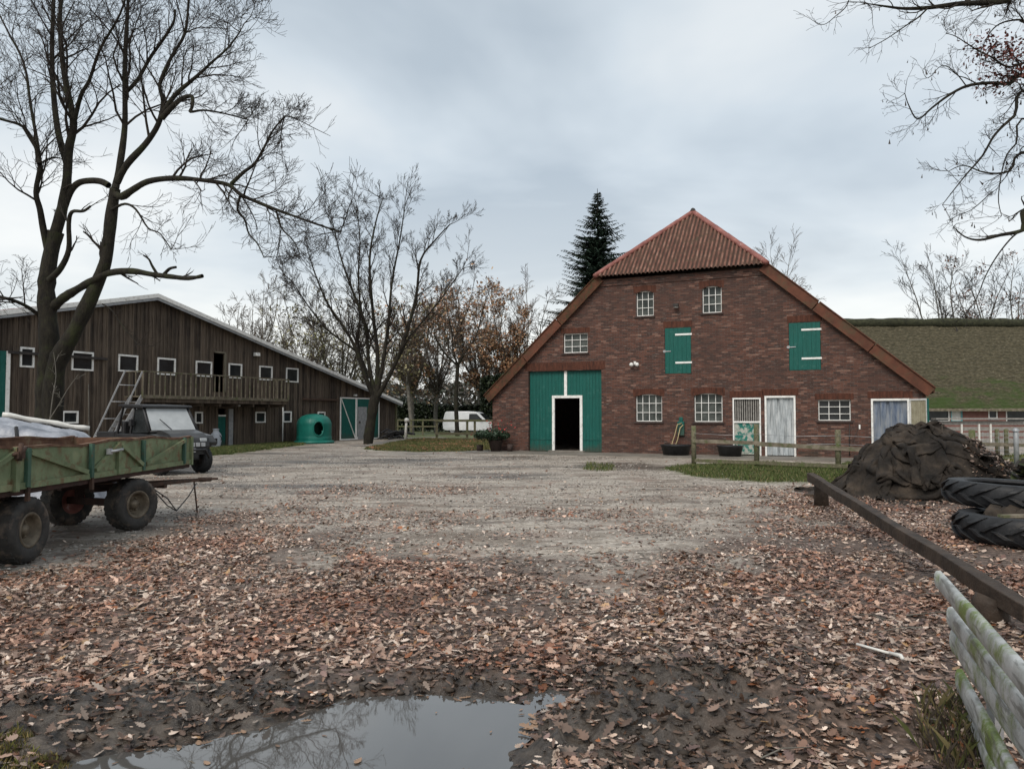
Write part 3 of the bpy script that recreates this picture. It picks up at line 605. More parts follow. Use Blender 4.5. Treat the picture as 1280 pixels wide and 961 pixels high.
# soldier arches over the openings
for u0, u1, z0, z1, c_, r_, ar in wins:
    mb = MB(); n = max(5, int((u1-u0+.2)/.085))
    for i in range(n):
        t = (i+.5)/n; u = u0-.1+(u1-u0+.2)*t; b_ = z1+.004-(.09*(1-math.sin(math.pi*min(1, max(0, (u-u0)/(u1-u0))))) if ar else 0)
        mb.box(u-.038, u+.038, -.008, .02, b_, b_+.22)
    mb.box(u0-.1, u1+.1, -.004, .02, z1+.02, z1+.2); mb.build('brick_arch', 'brick_arch', bb)
for q, e_ in ((S1, .05), (S2, .05), (DA, .1), (DB, .1), (DC, .1), ((du0, du1, 0, dz1), .15)):
    mb = MB(); n = int((q[1]-q[0]+2*e_)/.085)
    for i in range(n):
        u = q[0]-e_+(q[1]-q[0]+2*e_)*(i+.5)/n; mb.box(u-.037, u+.037, -.008, .02, q[3]+.02, q[3]+.25+(.1 if q[1]-q[0] > 2.5 else 0))
    mb.box(q[0]-e_, q[1]+e_, -.004, .02, q[3]+.024, q[3]+.24); mb.build('brick_arch', 'brick_arch', bb)
# main roof planes and hip
th = .13
mb = MB()
for s_ in (0, 1):
    e0 = (EAL, ZE) if s_ == 0 else (EAR, ZE); bk = (BKL, ZB) if s_ == 0 else (BKR, ZB)
    # plane polygon in (u, d): eave front, break front, ridge apex at HD, ridge back, eave back
    A = [(e0[0], -.10, e0[1]), (bk[0], -.10, bk[1]), (RU, HD, RZ), (RU, DEP+.1, RZ), (e0[0], DEP+.1, e0[1])]
    dn = [(x, y+.0, z-th) for x, y, z in A]; n = 5
    fs = [(0, 1, 2, 3, 4), (9, 8, 7, 6, 5)]+[(i, i+5, (i+1) % 5+5, (i+1) % 5) for i in range(5)]
    if s_: fs = [tuple(reversed(f)) for f in fs]
    mb.add(A+dn, fs)
mb.build('roof', 'roof_sheet', bb)
# corrugated half-hip: real corrugation running up the slope
mb = MB(); eu0, eu1 = BKL-.03, BKR+.02; ey, ez = -.34, ZB-.05
nh = 40; rows_ = 10; vs = []; fs = []
for i in range(nh*4+1):
    f = i/(nh*4); u = eu0+(eu1-eu0)*f; tmax = 1-abs(u-RU)/((eu1-RU) if u > RU else (RU-eu0)); tmax = max(0., min(1., tmax))
    wv = .045*math.cos(2*math.pi*i/4)
    for j in range(rows_+1):
        t = tmax*j/rows_; step = .0
        zz = ez+(RZ+.02-ez)*t; dd = ey+(HD-ey)*t
        ov = .035*((t*2.2) % 1.0) if False else (.03 if t > .62 else 0.0)
        vs.append((u, dd-wv*.6-ov*.5, zz+wv*.75+ov))
for i in range(nh*4):
    for j in range(rows_): a = i*(rows_+1)+j; fs.append((a, a+rows_+1, a+rows_+2, a+1))
mb.add(vs, fs, 0, True)
mb.m = [1 if (k//rows_) % 4 in (1, 2) else 0 for k in range(len(mb.f))]  # valley faces browner: shade of the corrugation put into the colour, with settled dirt
mb.build('hip_roof', ['roof_sheet', 'sheet_valley_shade'], bb)
mb = MB()
for pts, r_ in (([(eu0-.05, ey+.05, ez+.02), (RU, HD, RZ+.05)], .13), ([(eu1+.05, ey+.05, ez+.02), (RU, HD, RZ+.05)], .13), ([(RU, HD, RZ+.05), (RU, DEP, RZ+.05)], .13)):
    n = max(4, int((Vector(pts[1])-Vector(pts[0])).length/.9)); a, b = Vector(pts[0]), Vector(pts[1])
    for i in range(n): mb.tube([a+(b-a)*(i/n), a+(b-a)*((i+1.04)/n)], [r_*.93, r_*1.05], 10, flat=.8)
mb.build('ridge_cap', 'ridge_red', bb)
mb = MB(); mb.tube([(RU, HD-.1, RZ+.02), (RU, HD, RZ+.14), (RU, HD+.2, RZ+.16)], [.12, .09, .08], 8); mb.build('ridge_finial', 'dark_metal', bb)
# verge boards down both slopes, in lengths
def verge(u0, z0, u1, z1, m_, sgn, name='verge_board'):
    d = Vector((u1-u0, 0, z1-z0)).normalized(); nrm = Vector((-d.z, 0, d.x))*(1 if sgn > 0 else -1)
    if nrm.z < 0: nrm = -nrm
    a = Vector((u0, 0, z0)); b = Vector((u1, 0, z1)); mb = MB(); q = .31
    pts = [a+nrm*.05, b+nrm*.05, b-nrm*q, a-nrm*q]
    mb.add([(p.x, -.15, p.z) for p in pts]+[(p.x, -.035, p.z) for p in pts], [(0, 1, 2, 3), (7, 6, 5, 4), (0, 4, 5, 1), (1, 5, 6, 2), (2, 6, 7, 3), (3, 7, 4, 0)])
    mb.bar((pts[0].x, -.12, pts[0].z), (pts[1].x, -.12, pts[1].z), .16, .035)
    mb.bar((pts[3].x, -.165, pts[3].z), (pts[2].x, -.165, pts[2].z), .05, .05)
    return mb.build(name, m_, bb, bevel=.008)
def alongL(f): return EAL+(BKL-EAL)*f, ZE+(ZB-ZE)*f
def alongR(f): return EAR+(BKR-EAR)*f, ZE+(ZB-ZE)*f
for f0, f1, m_ in ((-.02, .33, 'verge_mossy'), (.335, .64, 'verge_tile'), (.645, 1.0, 'verge_mossy')):
    verge(*alongL(f0), *alongL(f1), m_, -1)
for f0, f1, m_ in ((-.0, .33, 'verge_tile'), (.335, .665, 'verge_tile'), (.67, 1.0, 'verge_tile')):
    verge(*alongR(f0), *alongR(f1), m_, 1)
# windows
def window(parent, u0, u1, z0, z1, cols, rows, y=.10, fm='white_paint', gm='glass_grey', fw=.04, bw=.022, sill='terracotta', name='window'):
    e_ = .01; mb = MB(); y0, y1 = y, y+.05
    for a in ((u0+e_, u0+fw, z0+e_, z1), (u1-fw, u1-e_, z0+e_, z1)): mb.box(a[0], a[1], y0, y1, a[2], a[3])
    for a in ((z0+e_, z0+fw), (z1-fw, z1)): mb.box(u0+fw, u1-fw, y0, y1, *a)
    for i in range(1, cols): u = u0+(u1-u0)*i/cols; mb.box(u-bw/2, u+bw/2, y0+.004, y1-.004, z0+fw, z1-fw)
    for i in range(1, rows): z = z0+(z1-z0)*i/rows; mb.box(u0+fw, u1-fw, y0+.008, y1-.008, z-bw/2, z+bw/2)
    w_ = mb.build(name, fm, parent)
    g_ = MB(); g_.box(u0+e_, u1-e_, y+.055, y+.065, z0+e_, z1-.01); g_.build('pane', gm, w_)
    if sill: s_ = MB(); s_.box(u0-.06, u1+.06, -.05, y, z0-.07, z0-.003); s_.build('sill', sill, w_, bevel=.006)
    return w_
for i, (u0, u1, z0, z1, c_, r_, ar) in enumerate(wins):
    window(bb, u0, u1, z0, z1, c_, r_, gm='glass_dark' if i == 5 else 'glass_grey')
# main green double door with the wicket doorway
wk = box_of(689, 497.5, 727, 568); um = (du0+du1)/2+.02
mb = MB()
def plank(mb, u0, u1, z0, z1, y0, y1, pitch=.14, horizontal=False):
    n = max(1, round((u1-u0)/pitch)); w_ = (u1-u0)/n
    for i in range(n): mb.box(u0+i*w_+.003, u0+(i+1)*w_-.003, y0, y1, z0, z1)
    mb.box(u0, u1, y0+.012, y1-.004, z0+.002, z1-.002)
lf = MB(); plank(lf, du0+.01, um-.05, wk[3], dz1-.01, .14, .18); plank(lf, du0+.01, wk[0], .03, wk[3]-.002, .14, .18); lf.box(du0+.01, wk[0], .12, .145, .50, .53)
lf.build('door_leaf', 'green_paint', bb, bevel=.003)
lf = MB(); plank(lf, um+.05, du1-.01, wk[3], dz1-.01, .14, .18); plank(lf, wk[1], du1-.01, .03, wk[3]-.002, .14, .18); lf.box(wk[1], du1-.01, .12, .145, .50, .53)
lf.build('door_leaf', 'green_paint', bb, bevel=.003)
mb = MB(); mb.box(um-.06, um+.06, .10, .15, wk[3]+.1, dz1-.01); mb.build('door_post', 'white_paint', bb, bevel=.004)
mb = MB(); mb.box(wk[0], wk[0]+.11, .09, .16, .02, wk[3]); mb.box(wk[1]-.11, wk[1], .09, .16, .02, wk[3]); mb.box(wk[0], wk[1], .085, .16, wk[3], wk[3]+.11); mb.build('door_frame', 'white_paint', bb, bevel=.004)
mb = MB(); mb.box(wk[0]-.1, wk[1]+.1, -.12, .2, .02, .07); mb.build('door_step', 'concrete', bb, bevel=.01)
mb = MB(); mb.box(um+.02, um+.10, 2.5, 2.53, 1.55, 2.05); mb.build('inner_strip_light', 'white_paint', bb)
# loft shutters with white strap hinges
for q in (S1, S2):
    mb = MB(); plank(mb, q[0]+.01, q[1]-.01, q[2]+.01, q[3]-.01, .0, .04, .16); sh = mb.build('shutter', 'green_paint', bb, bevel=.003)
    for z in (q[3]-.27, q[2]+.42):
        h_ = MB(); h_.box(q[0]+.40*(q[1]-q[0]), q[1]+.03, -.018, -.004, z-.035, z+.035); h_.build('hinge', 'white_paint', sh, bevel=.004)
    h_ = MB(); h_.box(q[0]-.05, q[0]+.03, -.02, -.003, (q[2]+q[3])/2-.06, (q[2]+q[3])/2+.03); h_.box(q[0]-.07, q[0]+.24, -.02, -.006, (q[2]+q[3])/2-.03, (q[2]+q[3])/2-.0); h_.build('latch', 'galvanised', sh)
# stable doors
def doorframe(q, parent, w_=.055):
    mb = MB(); mb.box(q[0]+.005, q[0]+w_, -.03, .08, .02, q[3]-.005); mb.box(q[1]-w_, q[1]-.005, -.03, .08, .02, q[3]-.005); mb.box(q[0]+w_, q[1]-w_, -.03, .08, q[3]-w_-.005, q[3]-.005)
    return mb.build('frame', 'white_paint', parent, bevel=.003)
mb = MB(); zm = DA[2]+(DA[3])*.53; mb.box(DA[0]+.06, DA[1]-.06, .03, .07, .06, zm-.03); sd_ = mb.build('stable_door', 'green_worn', bb); doorframe(DA, sd_)
f_ = MB(); f_.box(DA[0]+.055, DA[1]-.055, -.02, .03, zm-.03, zm+.03); f_.build('rail', 'white_paint', sd_)
f_ = MB()
for i in range(11): u = DA[0]+.07+(DA[1]-DA[0]-.14)*(i+.5)/11; f_.box(u-.022, u+.022, .03, .06, zm+.03, DA[3]-.06)
f_.build('bar_grille', 'slat_grey', sd_)
for q, m_ in ((DB, 'strip_curtain'), (DC, 'strip_blue')):
    mb = MB(); n = 8; w_ = (q[1]-q[0]-.12)/n
    for i in range(n):
        a = q[0]+.06+i*w_; nn = 7; vs = []
        for j in range(nn+1): z = .05+(q[3]-.1)*j/nn; o_ = .03*math.sin(j*1.1+i*2.3); vs += [(a-.02, .06+.02*(i % 2)+o_, z), (a+w_+.01, .065+.02*(i % 2)+o_, z)]
        mb.add(vs, [(2*j, 2*j+1, 2*j+3, 2*j+2) for j in range(nn)], 0, True)
    d_ = mb.build('strip_curtain_door', m_, bb); doorframe(q, d_, .07)
# half leaf standing open at the right doorway
hz0, hz1 = 1.02, DC[3]-.02
mb = MB(); Wd = 1.0; ang = R(62); ca, sa = math.cos(ang), -math.sin(ang)
M_ = Matrix(((ca, -sa, 0, DC[1]+.01), (sa, ca, 0, -.04), (0, 0, 1, 0), (0, 0, 0, 1)))
for a in ((0, .06, hz0, hz1), (Wd-.06, Wd, hz0, hz1), (.06, Wd-.06, hz0, hz0+.06), (.06, Wd-.06, hz1-.06, hz1)): mb.box(a[0], a[1], -.025, .025, a[2], a[3], 0, M_)
for i in range(7): u = .07+(Wd-.14)*(i+.5)/7; mb.box(u-.045, u+.045, -.012, .012, hz0+.06, hz1-.06, 1, M_)
mb.box(Wd+.002, Wd+.02, -.03, .03, hz0, hz1, 2, M_)
mb.build('open_half_door', ['white_paint', 'beige_slat', 'green_paint'], bb)
# lamps and sensors on the wall
u, z = B.uz(846, 382); mb = MB(); mb.box(u-.05, u+.05, -.08, -.0, z-.03, z+.06, 1); mb.box(u-.10, u+.10, -.24, -.08, z-.07, z+.05); mb.box(u-.08, u+.08, -.20, -.10, z-.10, z-.072, 1); mb.build('wall_lamp', ['dark_metal', 'white_paint'], bb, bevel=.01)
u, z = B.uz(794, 455); fl_ = MB(); fl_.box(u-.04, u+.04, -.06, 0, z-.02, z+.10)
for k in (-1, 1): fl_.lathe([(0, -.09), (.075, -.07), (.08, 0), (.04, .05), (0, .05)], 12, Matrix.Translation((u+k*.11, -.14, z-.02)) @ Matrix.Rotation(R(-60), 4, 'X'))
fl_.build('floodlight', 'white_paint', bb)
# conduit and wire at the right window, small white plate
u, z = B.uz(1062, 530); mb = MB(); mb.tube([(u, -.02, z), (u-.02, -.03, .1)], .018, 6); mb.tube([(u+.28, -.02, z-.1), (u+.1, -.1, z-.6), (u+.3, -.12, z-.75), (u-.05, -.08, z-1.1)], .008, 5); mb.build('conduit', 'dark_metal', bb)
u, z = B.uz(1074.5, 533.5); mb = MB(); mb.box(u-.025, u+.025, -.02, 0, z-.08, z+.08); mb.build('wall_plate', 'white_paint', bb)
# hose reel on wall: green box, top-level thing
u, z = B.uz(851.5, 533); hp = B.w(u, 0, 0)
h_ = empty('hose_holder', tuple(B.w(u, 0, z-.3)), B.a, label='green hose holder with a tan hose hanging on the brick wall', cat='hose reel')
mb = MB(); mb.box(-.13, .13, -.10, -.003, -.05, .50); mb.box(-.07, .07, -.06, -.003, .5, .66); mb.build('bracket', 'green_paint', h_, bevel=.02)
mb = MB(); mb.tube([(.05, -.13, .42), (-.1, -.2, .38), (-.2, -.2, 0), (-.38, -.25, -.6), (-.42, -.3, -.9)], .018, 6); mb.tube([(.1, -.13, .36), (0, -.19, .25), (-.1, -.2, -.2), (-.3, -.25, -.75)], .018, 6); mb.tube([(-.38, -.3, -.65), (-.8, -.3, -.85), (-.9, -.35, -1.05), (-.6, -.5, -1.18)], .022, 6, 1); mb.build('hose', ['hose_tan', 'tarp_white'], h_)
for px_, w_, lab in ((847, .55, 'black water tub under the hanging hose'), (913, .45, 'black water tub before the worn green stable door')):
    u, z = B.uz(px_, 566); q = B.w(u+.1, -.75, .02); mb = MB(); mb.lathe([(0, .04), (w_*.72, .04), (w_*.78, 0), (w_*.84, 0), (w_, .34), (w_*1.06, .36), (w_*1.04, .39), (w_*.95, .38), (w_*.80, .08), (0, .08)], 28)
    o = mb.build('water_tub', 'black_plastic', loc=tuple(q)); tag(o, lab, 'tub', 'black tubs along the brick wall')
# flower pot by left corner
q = B.w(-2.55, -.75, .02); fp = empty('flower_pot', tuple(q), label='red flowering shrub in a dark pot at the corner of the brick barn', cat='potted plant')
mb = MB(); mb.lathe([(0, 0), (.2, 0), (.29, .42), (.32, .44), (.3, .47), (.26, .44), (0, .40)], 20); mb.build('pot', 'terracotta', fp)
n = 2200; th_ = rng.uniform(0, 6.283, n); ph = rng.uniform(0, 1, n)**.5; rr = .62*ph; pos = np.stack([rr*np.cos(th_)*1.2, rr*np.sin(th_), .62+rng.normal(0, .17, n)*(1.2-ph)+.12*fbm(rr*4+5, th_, 2, 3)], 1); pos = pos+np.array([-.15, 0, 0])
stamp('foliage', simple, pos, rots(rng, n, .9), rng.uniform(.06, .13, n), 'leaf_vc', np.array([(.02, .045, .02)])*rng.uniform(.5, 1.7, (n, 1)), fp)
n = 90; pos = np.stack([rng.normal(.05, .3, n), rng.normal(0, .25, n), rng.normal(.95, .2, n)], 1); k = rng.integers(0, 90, 35); pos[k] = np.stack([rng.normal(-.8, .08, 35), rng.normal(0, .1, 35), rng.normal(.6, .1, 35)], 1)
fl2 = stamp('flower', simple, pos, rots(rng, n, .9), rng.uniform(.06, .13, n), 'leaf_vc', np.array([(.45, .035, .03)])*rng.uniform(.6, 1.2, (n, 1)), fp); fl2['kind'] = 'stuff'
mb = MB()
for k in range(9): a = rng.uniform(0, 6.28); mb.tube([(0, 0, .4), (.15*math.cos(a), .15*math.sin(a), .75), (.3*math.cos(a), .3*math.sin(a), rng.uniform(.9, 1.35))], [.012, .009, .004], 5)
mb.build('stem', 'twig_dark', fp)
for dx_, r_, h2, l in ((.62, .13, .3, 'small dark plant pot right of the flowering shrub'), (-.75, .15, .25, 'small dark plant pot left of the flowering shrub')):
    mb = MB(); mb.lathe([(0, 0), (r_*.8, 0), (r_, h2), (r_*.9, h2), (0, h2-.04)], 16); o = mb.build('plant_pot', 'terracotta', loc=tuple(B.w(-2.55+dx_, -.7, .02))); tag(o, l, 'pot')

# ================================================================== TIMBER BARN
T = BARNF
tb = empty('timber_barn', tuple(T.o), T.a, label='long dark timber-clad barn with white window frames and a balcony', cat='barn')
PKU, PKZ = -12.7, 6.82; ERU, ERZ = 6.28, 2.36; ELU = 2*PKU-ERU; sl = (PKZ-ERZ)/(ERU-PKU)
def tz(u): return PKZ-abs(u-PKU)*sl
def tbx(x0, y0, x1, y1, d=0):
    c = (y0+y1)/2; xm = (x0+x1)/2; return T.uz(x0, c, d)[0], T.uz(x1, c, d)[0], T.uz(xm, y1, d)[1], T.uz(xm, y0, d)[1]
WE = ERU-.28
tw = [tbx(*q) for q in ((24, 434, 42.5, 459.5), (88.5, 439.5, 116.5, 463.5), (147, 443.5, 172, 465), (196, 447.5, 219, 469), (244, 451.5, 264.5, 471), (285, 454.5, 302, 473), (323.5, 457.5, 340, 475.5), (357, 460, 372.5, 478),
      (77, 513.5, 97.5, 529.5), (243, 514.5, 253, 529.5), (318.5, 514.5, 331.5, 528.5), (353, 514, 364, 528), (396.5, 514.5, 406, 527.5))]
gap = [(-26, -24.6, .9, 1.8), (-23, -21.6, 3.1, 4.0)]
updoor = tbx(267, 441.5, 281, 490); lowdoor = tbx(272.5, 510.5, 283, 556); lowdoor = (lowdoor[0], lowdoor[1], -.05, lowdoor[3])
sl_d = tbx(423.5, 497, 460, 553)
th_ = [rect(*q) for q in tw]+[rect(updoor[0], updoor[1], updoor[2], updoor[3]), rect(*lowdoor)]
mb = MB(); mb.wallholes([(ELU+.3, -.1), (WE, -.1), (WE, tz(WE)-.1), (PKU, PKZ-.1), (ELU+.3, tz(ELU+.3)-.1)], th_, .14)
allr = tw+[updoor, lowdoor]
u = math.ceil((ELU+.4)/.2)*.2
while u < WE-.03:
    z0 = -.05; ztop = tz(u)-.14; cuts = sorted([(q[2]-.02, q[3]+.02) for q in allr if q[0]-.03 < u < q[1]+.03])
    for c0, c1 in cuts+[(ztop, ztop)]:
        if c0 > z0+.02: mb.box(u-.055, u+.055, -.028, -.0, z0, min(c0, ztop))
        z0 = c1
    u += .2
mb.box(WE-.14, WE, .0, 40, -.1, tz(WE)-.1); mb.box(ELU+.3, ELU+.44, .14, 40, -.1, tz(ELU+.3)-.1); mb.prism([(ELU+.44, -.1), (WE-.14, -.1), (WE-.14, tz(WE)-.12), (PKU, PKZ-.12), (ELU+.44, tz(ELU+.44)-.12)], 39.8, 39.95)
mb.build('wall', 'dark_boards', tb)
mb = MB()
for a, b in ((ELU, PKU), (PKU, ERU)):
    p = [(a, -.35, tz(a)), (b, -.35, tz(b)), (b, 40.2, tz(b)), (a, 40.2, tz(a))]; q = [(x, y, z-.08) for x, y, z in p]
    mb.add(p+q, [(0, 1, 2, 3), (7, 6, 5, 4), (0, 4, 5, 1), (2, 6, 7, 3), (3, 7, 4, 0), (1, 5, 6, 2)])
    n = 60
mb.build('roof', 'barn_roof_red', tb)
for a, b in ((ELU, PKU), (PKU, ERU)):
    mb = MB(); p = [(a, tz(a)+.02), (b, tz(b)+.02), (b, tz(b)-.15), (a, tz(a)-.15)]
    if True: mb.prism(p if True else p, -.42, -.355)
    mb.build('bargeboard', 'white_paint', tb)
    mb = MB(); mb.prism([(a, tz(a)-.15), (b, tz(b)-.15), (b, tz(b)-.27), (a, tz(a)-.27)], -.385, -.36); mb.build('under_board', 'grey_metal', tb)
for q in tw:
    w_ = window(tb, *q, 1, 1, y=-.055, fm='white_paint', gm='glass_dark', fw=.075, sill=None)
# left green door partly in view
q = tbx(-18, 438, 7.5, 545); q = (q[0], q[1], .05, q[3]); mb = MB(); plank(mb, q[0], q[1]-.08, q[2], q[3], -.10, -.05, .2); dd = mb.build('green_door', 'teal_frame' if False else 'green_paint', tb)
f_ = MB(); f_.box(q[1]-.08, q[1]+.06, -.12, -.045, q[2], q[3]); f_.build('frame', 'white_paint', dd)
# sliding-door rail at the left and at the right
for (a, b) in (((10, 438.5), (134, 450.0)), ((379.5, 499), (422.5, 499.5))):
    u0, z0 = T.uz(*a, d=-.12); u1, z1 = T.uz(*b, d=-.12); z = (z0+z1)/2; mb = MB(); mb.box(u0, u1, -.16, -.05, z-.05, z+.05); mb.build('door_track', 'rust_brown' if a[0] > 300 else 'dark_metal', tb)
# green and grey door pair with white diagonal braces
u0, u1, _, z1 = sl_d; um2 = T.uz(443.5, 525)[0]
def braced(u0, u1, z0, z1, panel, name, flip=False):
    mb = MB(); plank(mb, u0+.05, u1-.05, z0+.03, z1-.03, -.09, -.05, .18); p_ = mb.build(name, panel, tb)
    f_ = MB(); w_ = .07
    for a in ((u0, u0+w_, z0, z1), (u1-w_, u1, z0, z1), (u0+w_, u1-w_, z0, z0+w_), (u0+w_, u1-w_, z1-w_, z1)): f_.box(a[0], a[1], -.12, -.07, a[2], a[3])
    f_.bar((u0+w_, -.105, z1-w_) if not flip else (u1-w_, -.105, z1-w_), (u1-w_, -.105, z0+w_) if not flip else (u0+w_, -.105, z0+w_), .03, .06, up=(0, 1, 0)); f_.build('frame', 'white_paint', p_)
    return p_
braced(u0, um2, .03, z1, 'green_paint', 'sliding_door'); braced(um2+.02, um2+2.35, .03, z1, 'green_paint', 'sliding_door', True)
mb = MB(); mb.box(um2+.15, T.uz(456, 525)[0], -.15, -.122, .06, T.uz(450, 508.5)[1]); o = mb.build('grey_wicket_door', 'grey_metal', tb)
h_ = MB(); h_.box(um2+.25, um2+.3, -.2, -.15, 1.0, 1.15); h_.build('handle', 'dark_metal', o)
# lower green door with pale leaf, upper opening
mb = MB(); plank(mb, lowdoor[0]+.03, lowdoor[1]-.03, 0, 1.45, .03, .07, .2); d_ = mb.build('stable_door', 'green_paint', tb)
for z in (1.45, 2.05): f_ = MB(); f_.box(lowdoor[0]+.03, lowdoor[1]-.03, .0, .05, z, z+.075); f_.build('rail', 'white_paint', d_)
q = tbx(284.5, 511, 289.5, 556); mb = MB(); mb.box(q[0], q[1], -.10, -.04, 0, q[3]); mb.build('open_door_leaf', 'grey_metal', tb)
mb = MB(); mb.box(updoor[1]-.1, updoor[1]+.02, -.08, -.03, updoor[2], updoor[3]); mb.box(updoor[0], updoor[1], -.06, -.03, updoor[3], updoor[3]+.08); mb.build('upper_door_frame', 'pale_boards', tb)
# balcony
b0, b1 = T.uz(176.5, 496.5, -1.1)[0], T.uz(357, 496.5, -1.0)[0]; bz = T.uz(250, 496.5, -1.1)[1]
mb = MB(); mb.box(b0, b1, -1.15, -.03, bz-.05, bz); mb.box(b0, b1, -1.19, -1.155, bz-.10, bz+.04); bal = mb.build('balcony', 'rail_wood', tb)
f_ = MB(); f_.box(b0, b1, -1.12, -.95, bz-.26, bz-.055); f_.box(b0, b1, -.2, -.03, bz-.26, bz-.055)
n = 9
for i in range(n): u = b0+.15+(b1-b0-.3)*i/(n-1); f_.box(u-.06, u+.06, -1.0, -.05, bz-.40, bz-.262)
f_.build('joist', 'dark_boards', bal)
f_ = MB(); f_.box(b0, b1, -1.24, -1.14, bz+1.0, bz+1.05)
ur = T.uz(283, 480, -1.1)[0]
n = int((b1-b0)/.27)
for i in range(n+1):
    u = b0+(b1-b0)*i/n
    f_.box(u-.026, u+.026, -1.225, -1.195, bz-.02, bz+1.0)
for y in (-1.15, -.75, -.35):
    for uu in (b0, b1): f_.box(uu-.02, uu+.02, y-.02, y+.02, bz, bz+1.0)
f_.box(b0-.03, b0+.02, -1.14, -.05, bz+1.0, bz+1.05); f_.box(b1-.02, b1+.03, -1.14, -.05, bz+1.0, bz+1.05)
f_.build('railing', 'rail_wood', bal)
u, z = T.uz(320, 443, -.1); fl_ = MB(); fl_.box(u-.12, u+.16, -.25, -.03, z-.09, z+.09); fl_.build('floodlight', 'white_paint', tb, bevel=.02)
for px_, py_ in ((357.5, 500), (299, 507), (444, 494)):
    u, z = T.uz(px_, py_, -.1); mb = MB(); mb.box(u-.08, u+.08, -.2, -.03, z-.05, z+.05); mb.build('wall_lamp', 'white_paint', tb, bevel=.02)
for pt in ((352.5, 508, 352.5, 551),):
    u = T.uz(pt[0], 520)[0]; mb = MB(); mb.tube([(u, -.06, .05), (u, -.06, 2.0)], .035, 8); mb.build('drainpipe', 'white_paint', tb)
mb = MB(); mb.box(WE-.02, WE+.10, -.10, .05, -.05, tz(WE)-.12); mb.build('corner_board', 'old_wood', tb)
# things beside the timber barn
# ladder leaning on the balcony end
def ladder(name, x0, y0, x1, y1, d, lab, wpx, m_, step=.32, rails=.035):
    ub, _ = T.uz(x0, y0, d); ut, zt = T.uz(x1, y1, d); a = Vector((ub, d, .02)); b = Vector((ut, d, zt))
    wv = Vector((wpx, -.10, 0)); o = empty(name, tuple(T.o), T.a, label=lab, cat='ladder')
    mb = MB()
    for k in (0, 1): mb.bar(a+wv*k, b+wv*k, rails, rails*1.6)
    mb.build('rail', m_, o); mb = MB(); L_ = (b-a).length; n = int(L_/step)
    for i in range(1, n+1): p = a+(b-a)*(i*step/L_); mb.tube([p, p+wv], .018, 6)
    mb.build('rung', m_, o); return o
ladder('ladder', 108, 566, 156.5, 463, -1.45, 'long pale metal ladder leaning on the timber barn balcony', .72, 'galvanised', .75, .035)
st = empty('metal_stair', tuple(T.o), T.a, label='steep grey metal stair rising to the timber barn balcony behind the ladder', cat='stairs')
ub, _ = T.uz(136, 568, -1.1); ut, zt = T.uz(178, 490, -1.1); mb = MB()
for y in (-1.1, -.45): mb.bar((ub, y, .02), (ut, y, bz), .05, .16)
mb.build('stringer', 'galvanised', st); mb = MB()
for i in range(1, 9): t = i/9; mb.box(ub+(ut-ub)*t-.1, ub+(ut-ub)*t+.12, -1.07, -.48, bz*t-.015, bz*t+.015)
mb.build('tread', 'grey_metal', st)
# igloo hutch
def igloo():
    q = T.w(T.uz(388, 551, -1.1)[0], -1.35); r = 1.0; o = empty('calf_hutch', (q[0], q[1], .02), 0, label='green plastic dome hutch with an oval opening before the timber barn', cat='hutch')
    prof = [(.985, 0), (1.0, .06), (1.0, .30), (.98, .34), (.985, 1.05), (.96, 1.12), (.90, 1.26), (.72, 1.42), (.45, 1.52), (.2, 1.55), (0, 1.56)]
    mb = MB(); NA = 72; vs = []; fs = []
    da = math.atan2(-q[1], -q[0])+R(14)
    prof2 = [(r_*.93, z) for r_, z in prof]
    # finer rows so the opening can be cut
    pr = []
    for (r0, z0), (r1, z1) in zip(prof2[:-1], prof2[1:]):
        k = max(1, int(abs(z1-z0)/.06))
        for i in range(k): t = i/k; pr.append((r0+(r1-r0)*t, z0+(z1-z0)*t))
    pr.append(prof2[-1]); m_ = len(pr)
    for k in range(NA):
        a = 2*math.pi*k/NA; fl_ = 1+.02*max(0, math.cos(a*8))**6
        for r0, z0 in pr: vs.append((r0*fl_*math.cos(a), r0*fl_*math.sin(a), z0))
    for k in range(NA):
        a = 2*math.pi*(k+.5)/NA; dlt = (a-da+math.pi) % (2*math.pi)-math.pi
        for i in range(m_-1):
            zc = (pr[i][1]+pr[i+1][1])/2
            if (dlt*.93/.24)**2+((zc-.78)/.36)**2 < 1: continue
            k2 = (k+1) % NA; fs.append((k*m_+i, k2*m_+i, k2*m_+i+1, k*m_+i+1))
    mb.add(vs, fs, 0, True); sh = mb.build('shell', 'igloo_green', o)
    md = sh.modifiers.new('t', 'SOLIDIFY'); md.thickness = .03
    mb = MB(); mb.lathe([(.93, .0), (1.06, .0), (1.08, .05), (1.02, .13), (.945, .14)], 48); mb.build('base_rim', 'igloo_green', o)
    mb = MB(); pts = []
    for i in range(33): t = 2*math.pi*i/32; aa = da+.27*math.cos(t)/.93; pts.append((.955*math.cos(aa), .955*math.sin(aa), .78+.38*math.sin(t)))
    mb.tube(pts, .03, 6, cap=False); mb.build('opening_rim', 'igloo_green', o)
    mb = MB(); mb.box(-.12, .12, -.12, .12, 1.44, 1.50); mb.build('top_vent', 'igloo_green', o, bevel=.02)
igloo()
# milk-can-like white drum
q = G(268.5, 558); mb = MB(); mb.lathe([(0, 0), (.22, 0), (.26, .05), (.30, .25), (.31, .45), (.27, .60), (.17, .72), (.16, .78), (.19, .80), (.18, .86), (0, .87)], 28)
mc = empty('feed_drum', (q[0], q[1], 0), label='dented white metal can standing in the grass by the green stable door', cat='can')
mb.build('body', 'can_white', mc); mb = MB(); mb.tube([(.26, -.1, .55), (.36, -.12, .45), (.34, -.12, .3)], .018, 6); mb.box(.05, .22, -.30, -.26, .12, .40); mb.build('handle', 'dark_metal', mc)
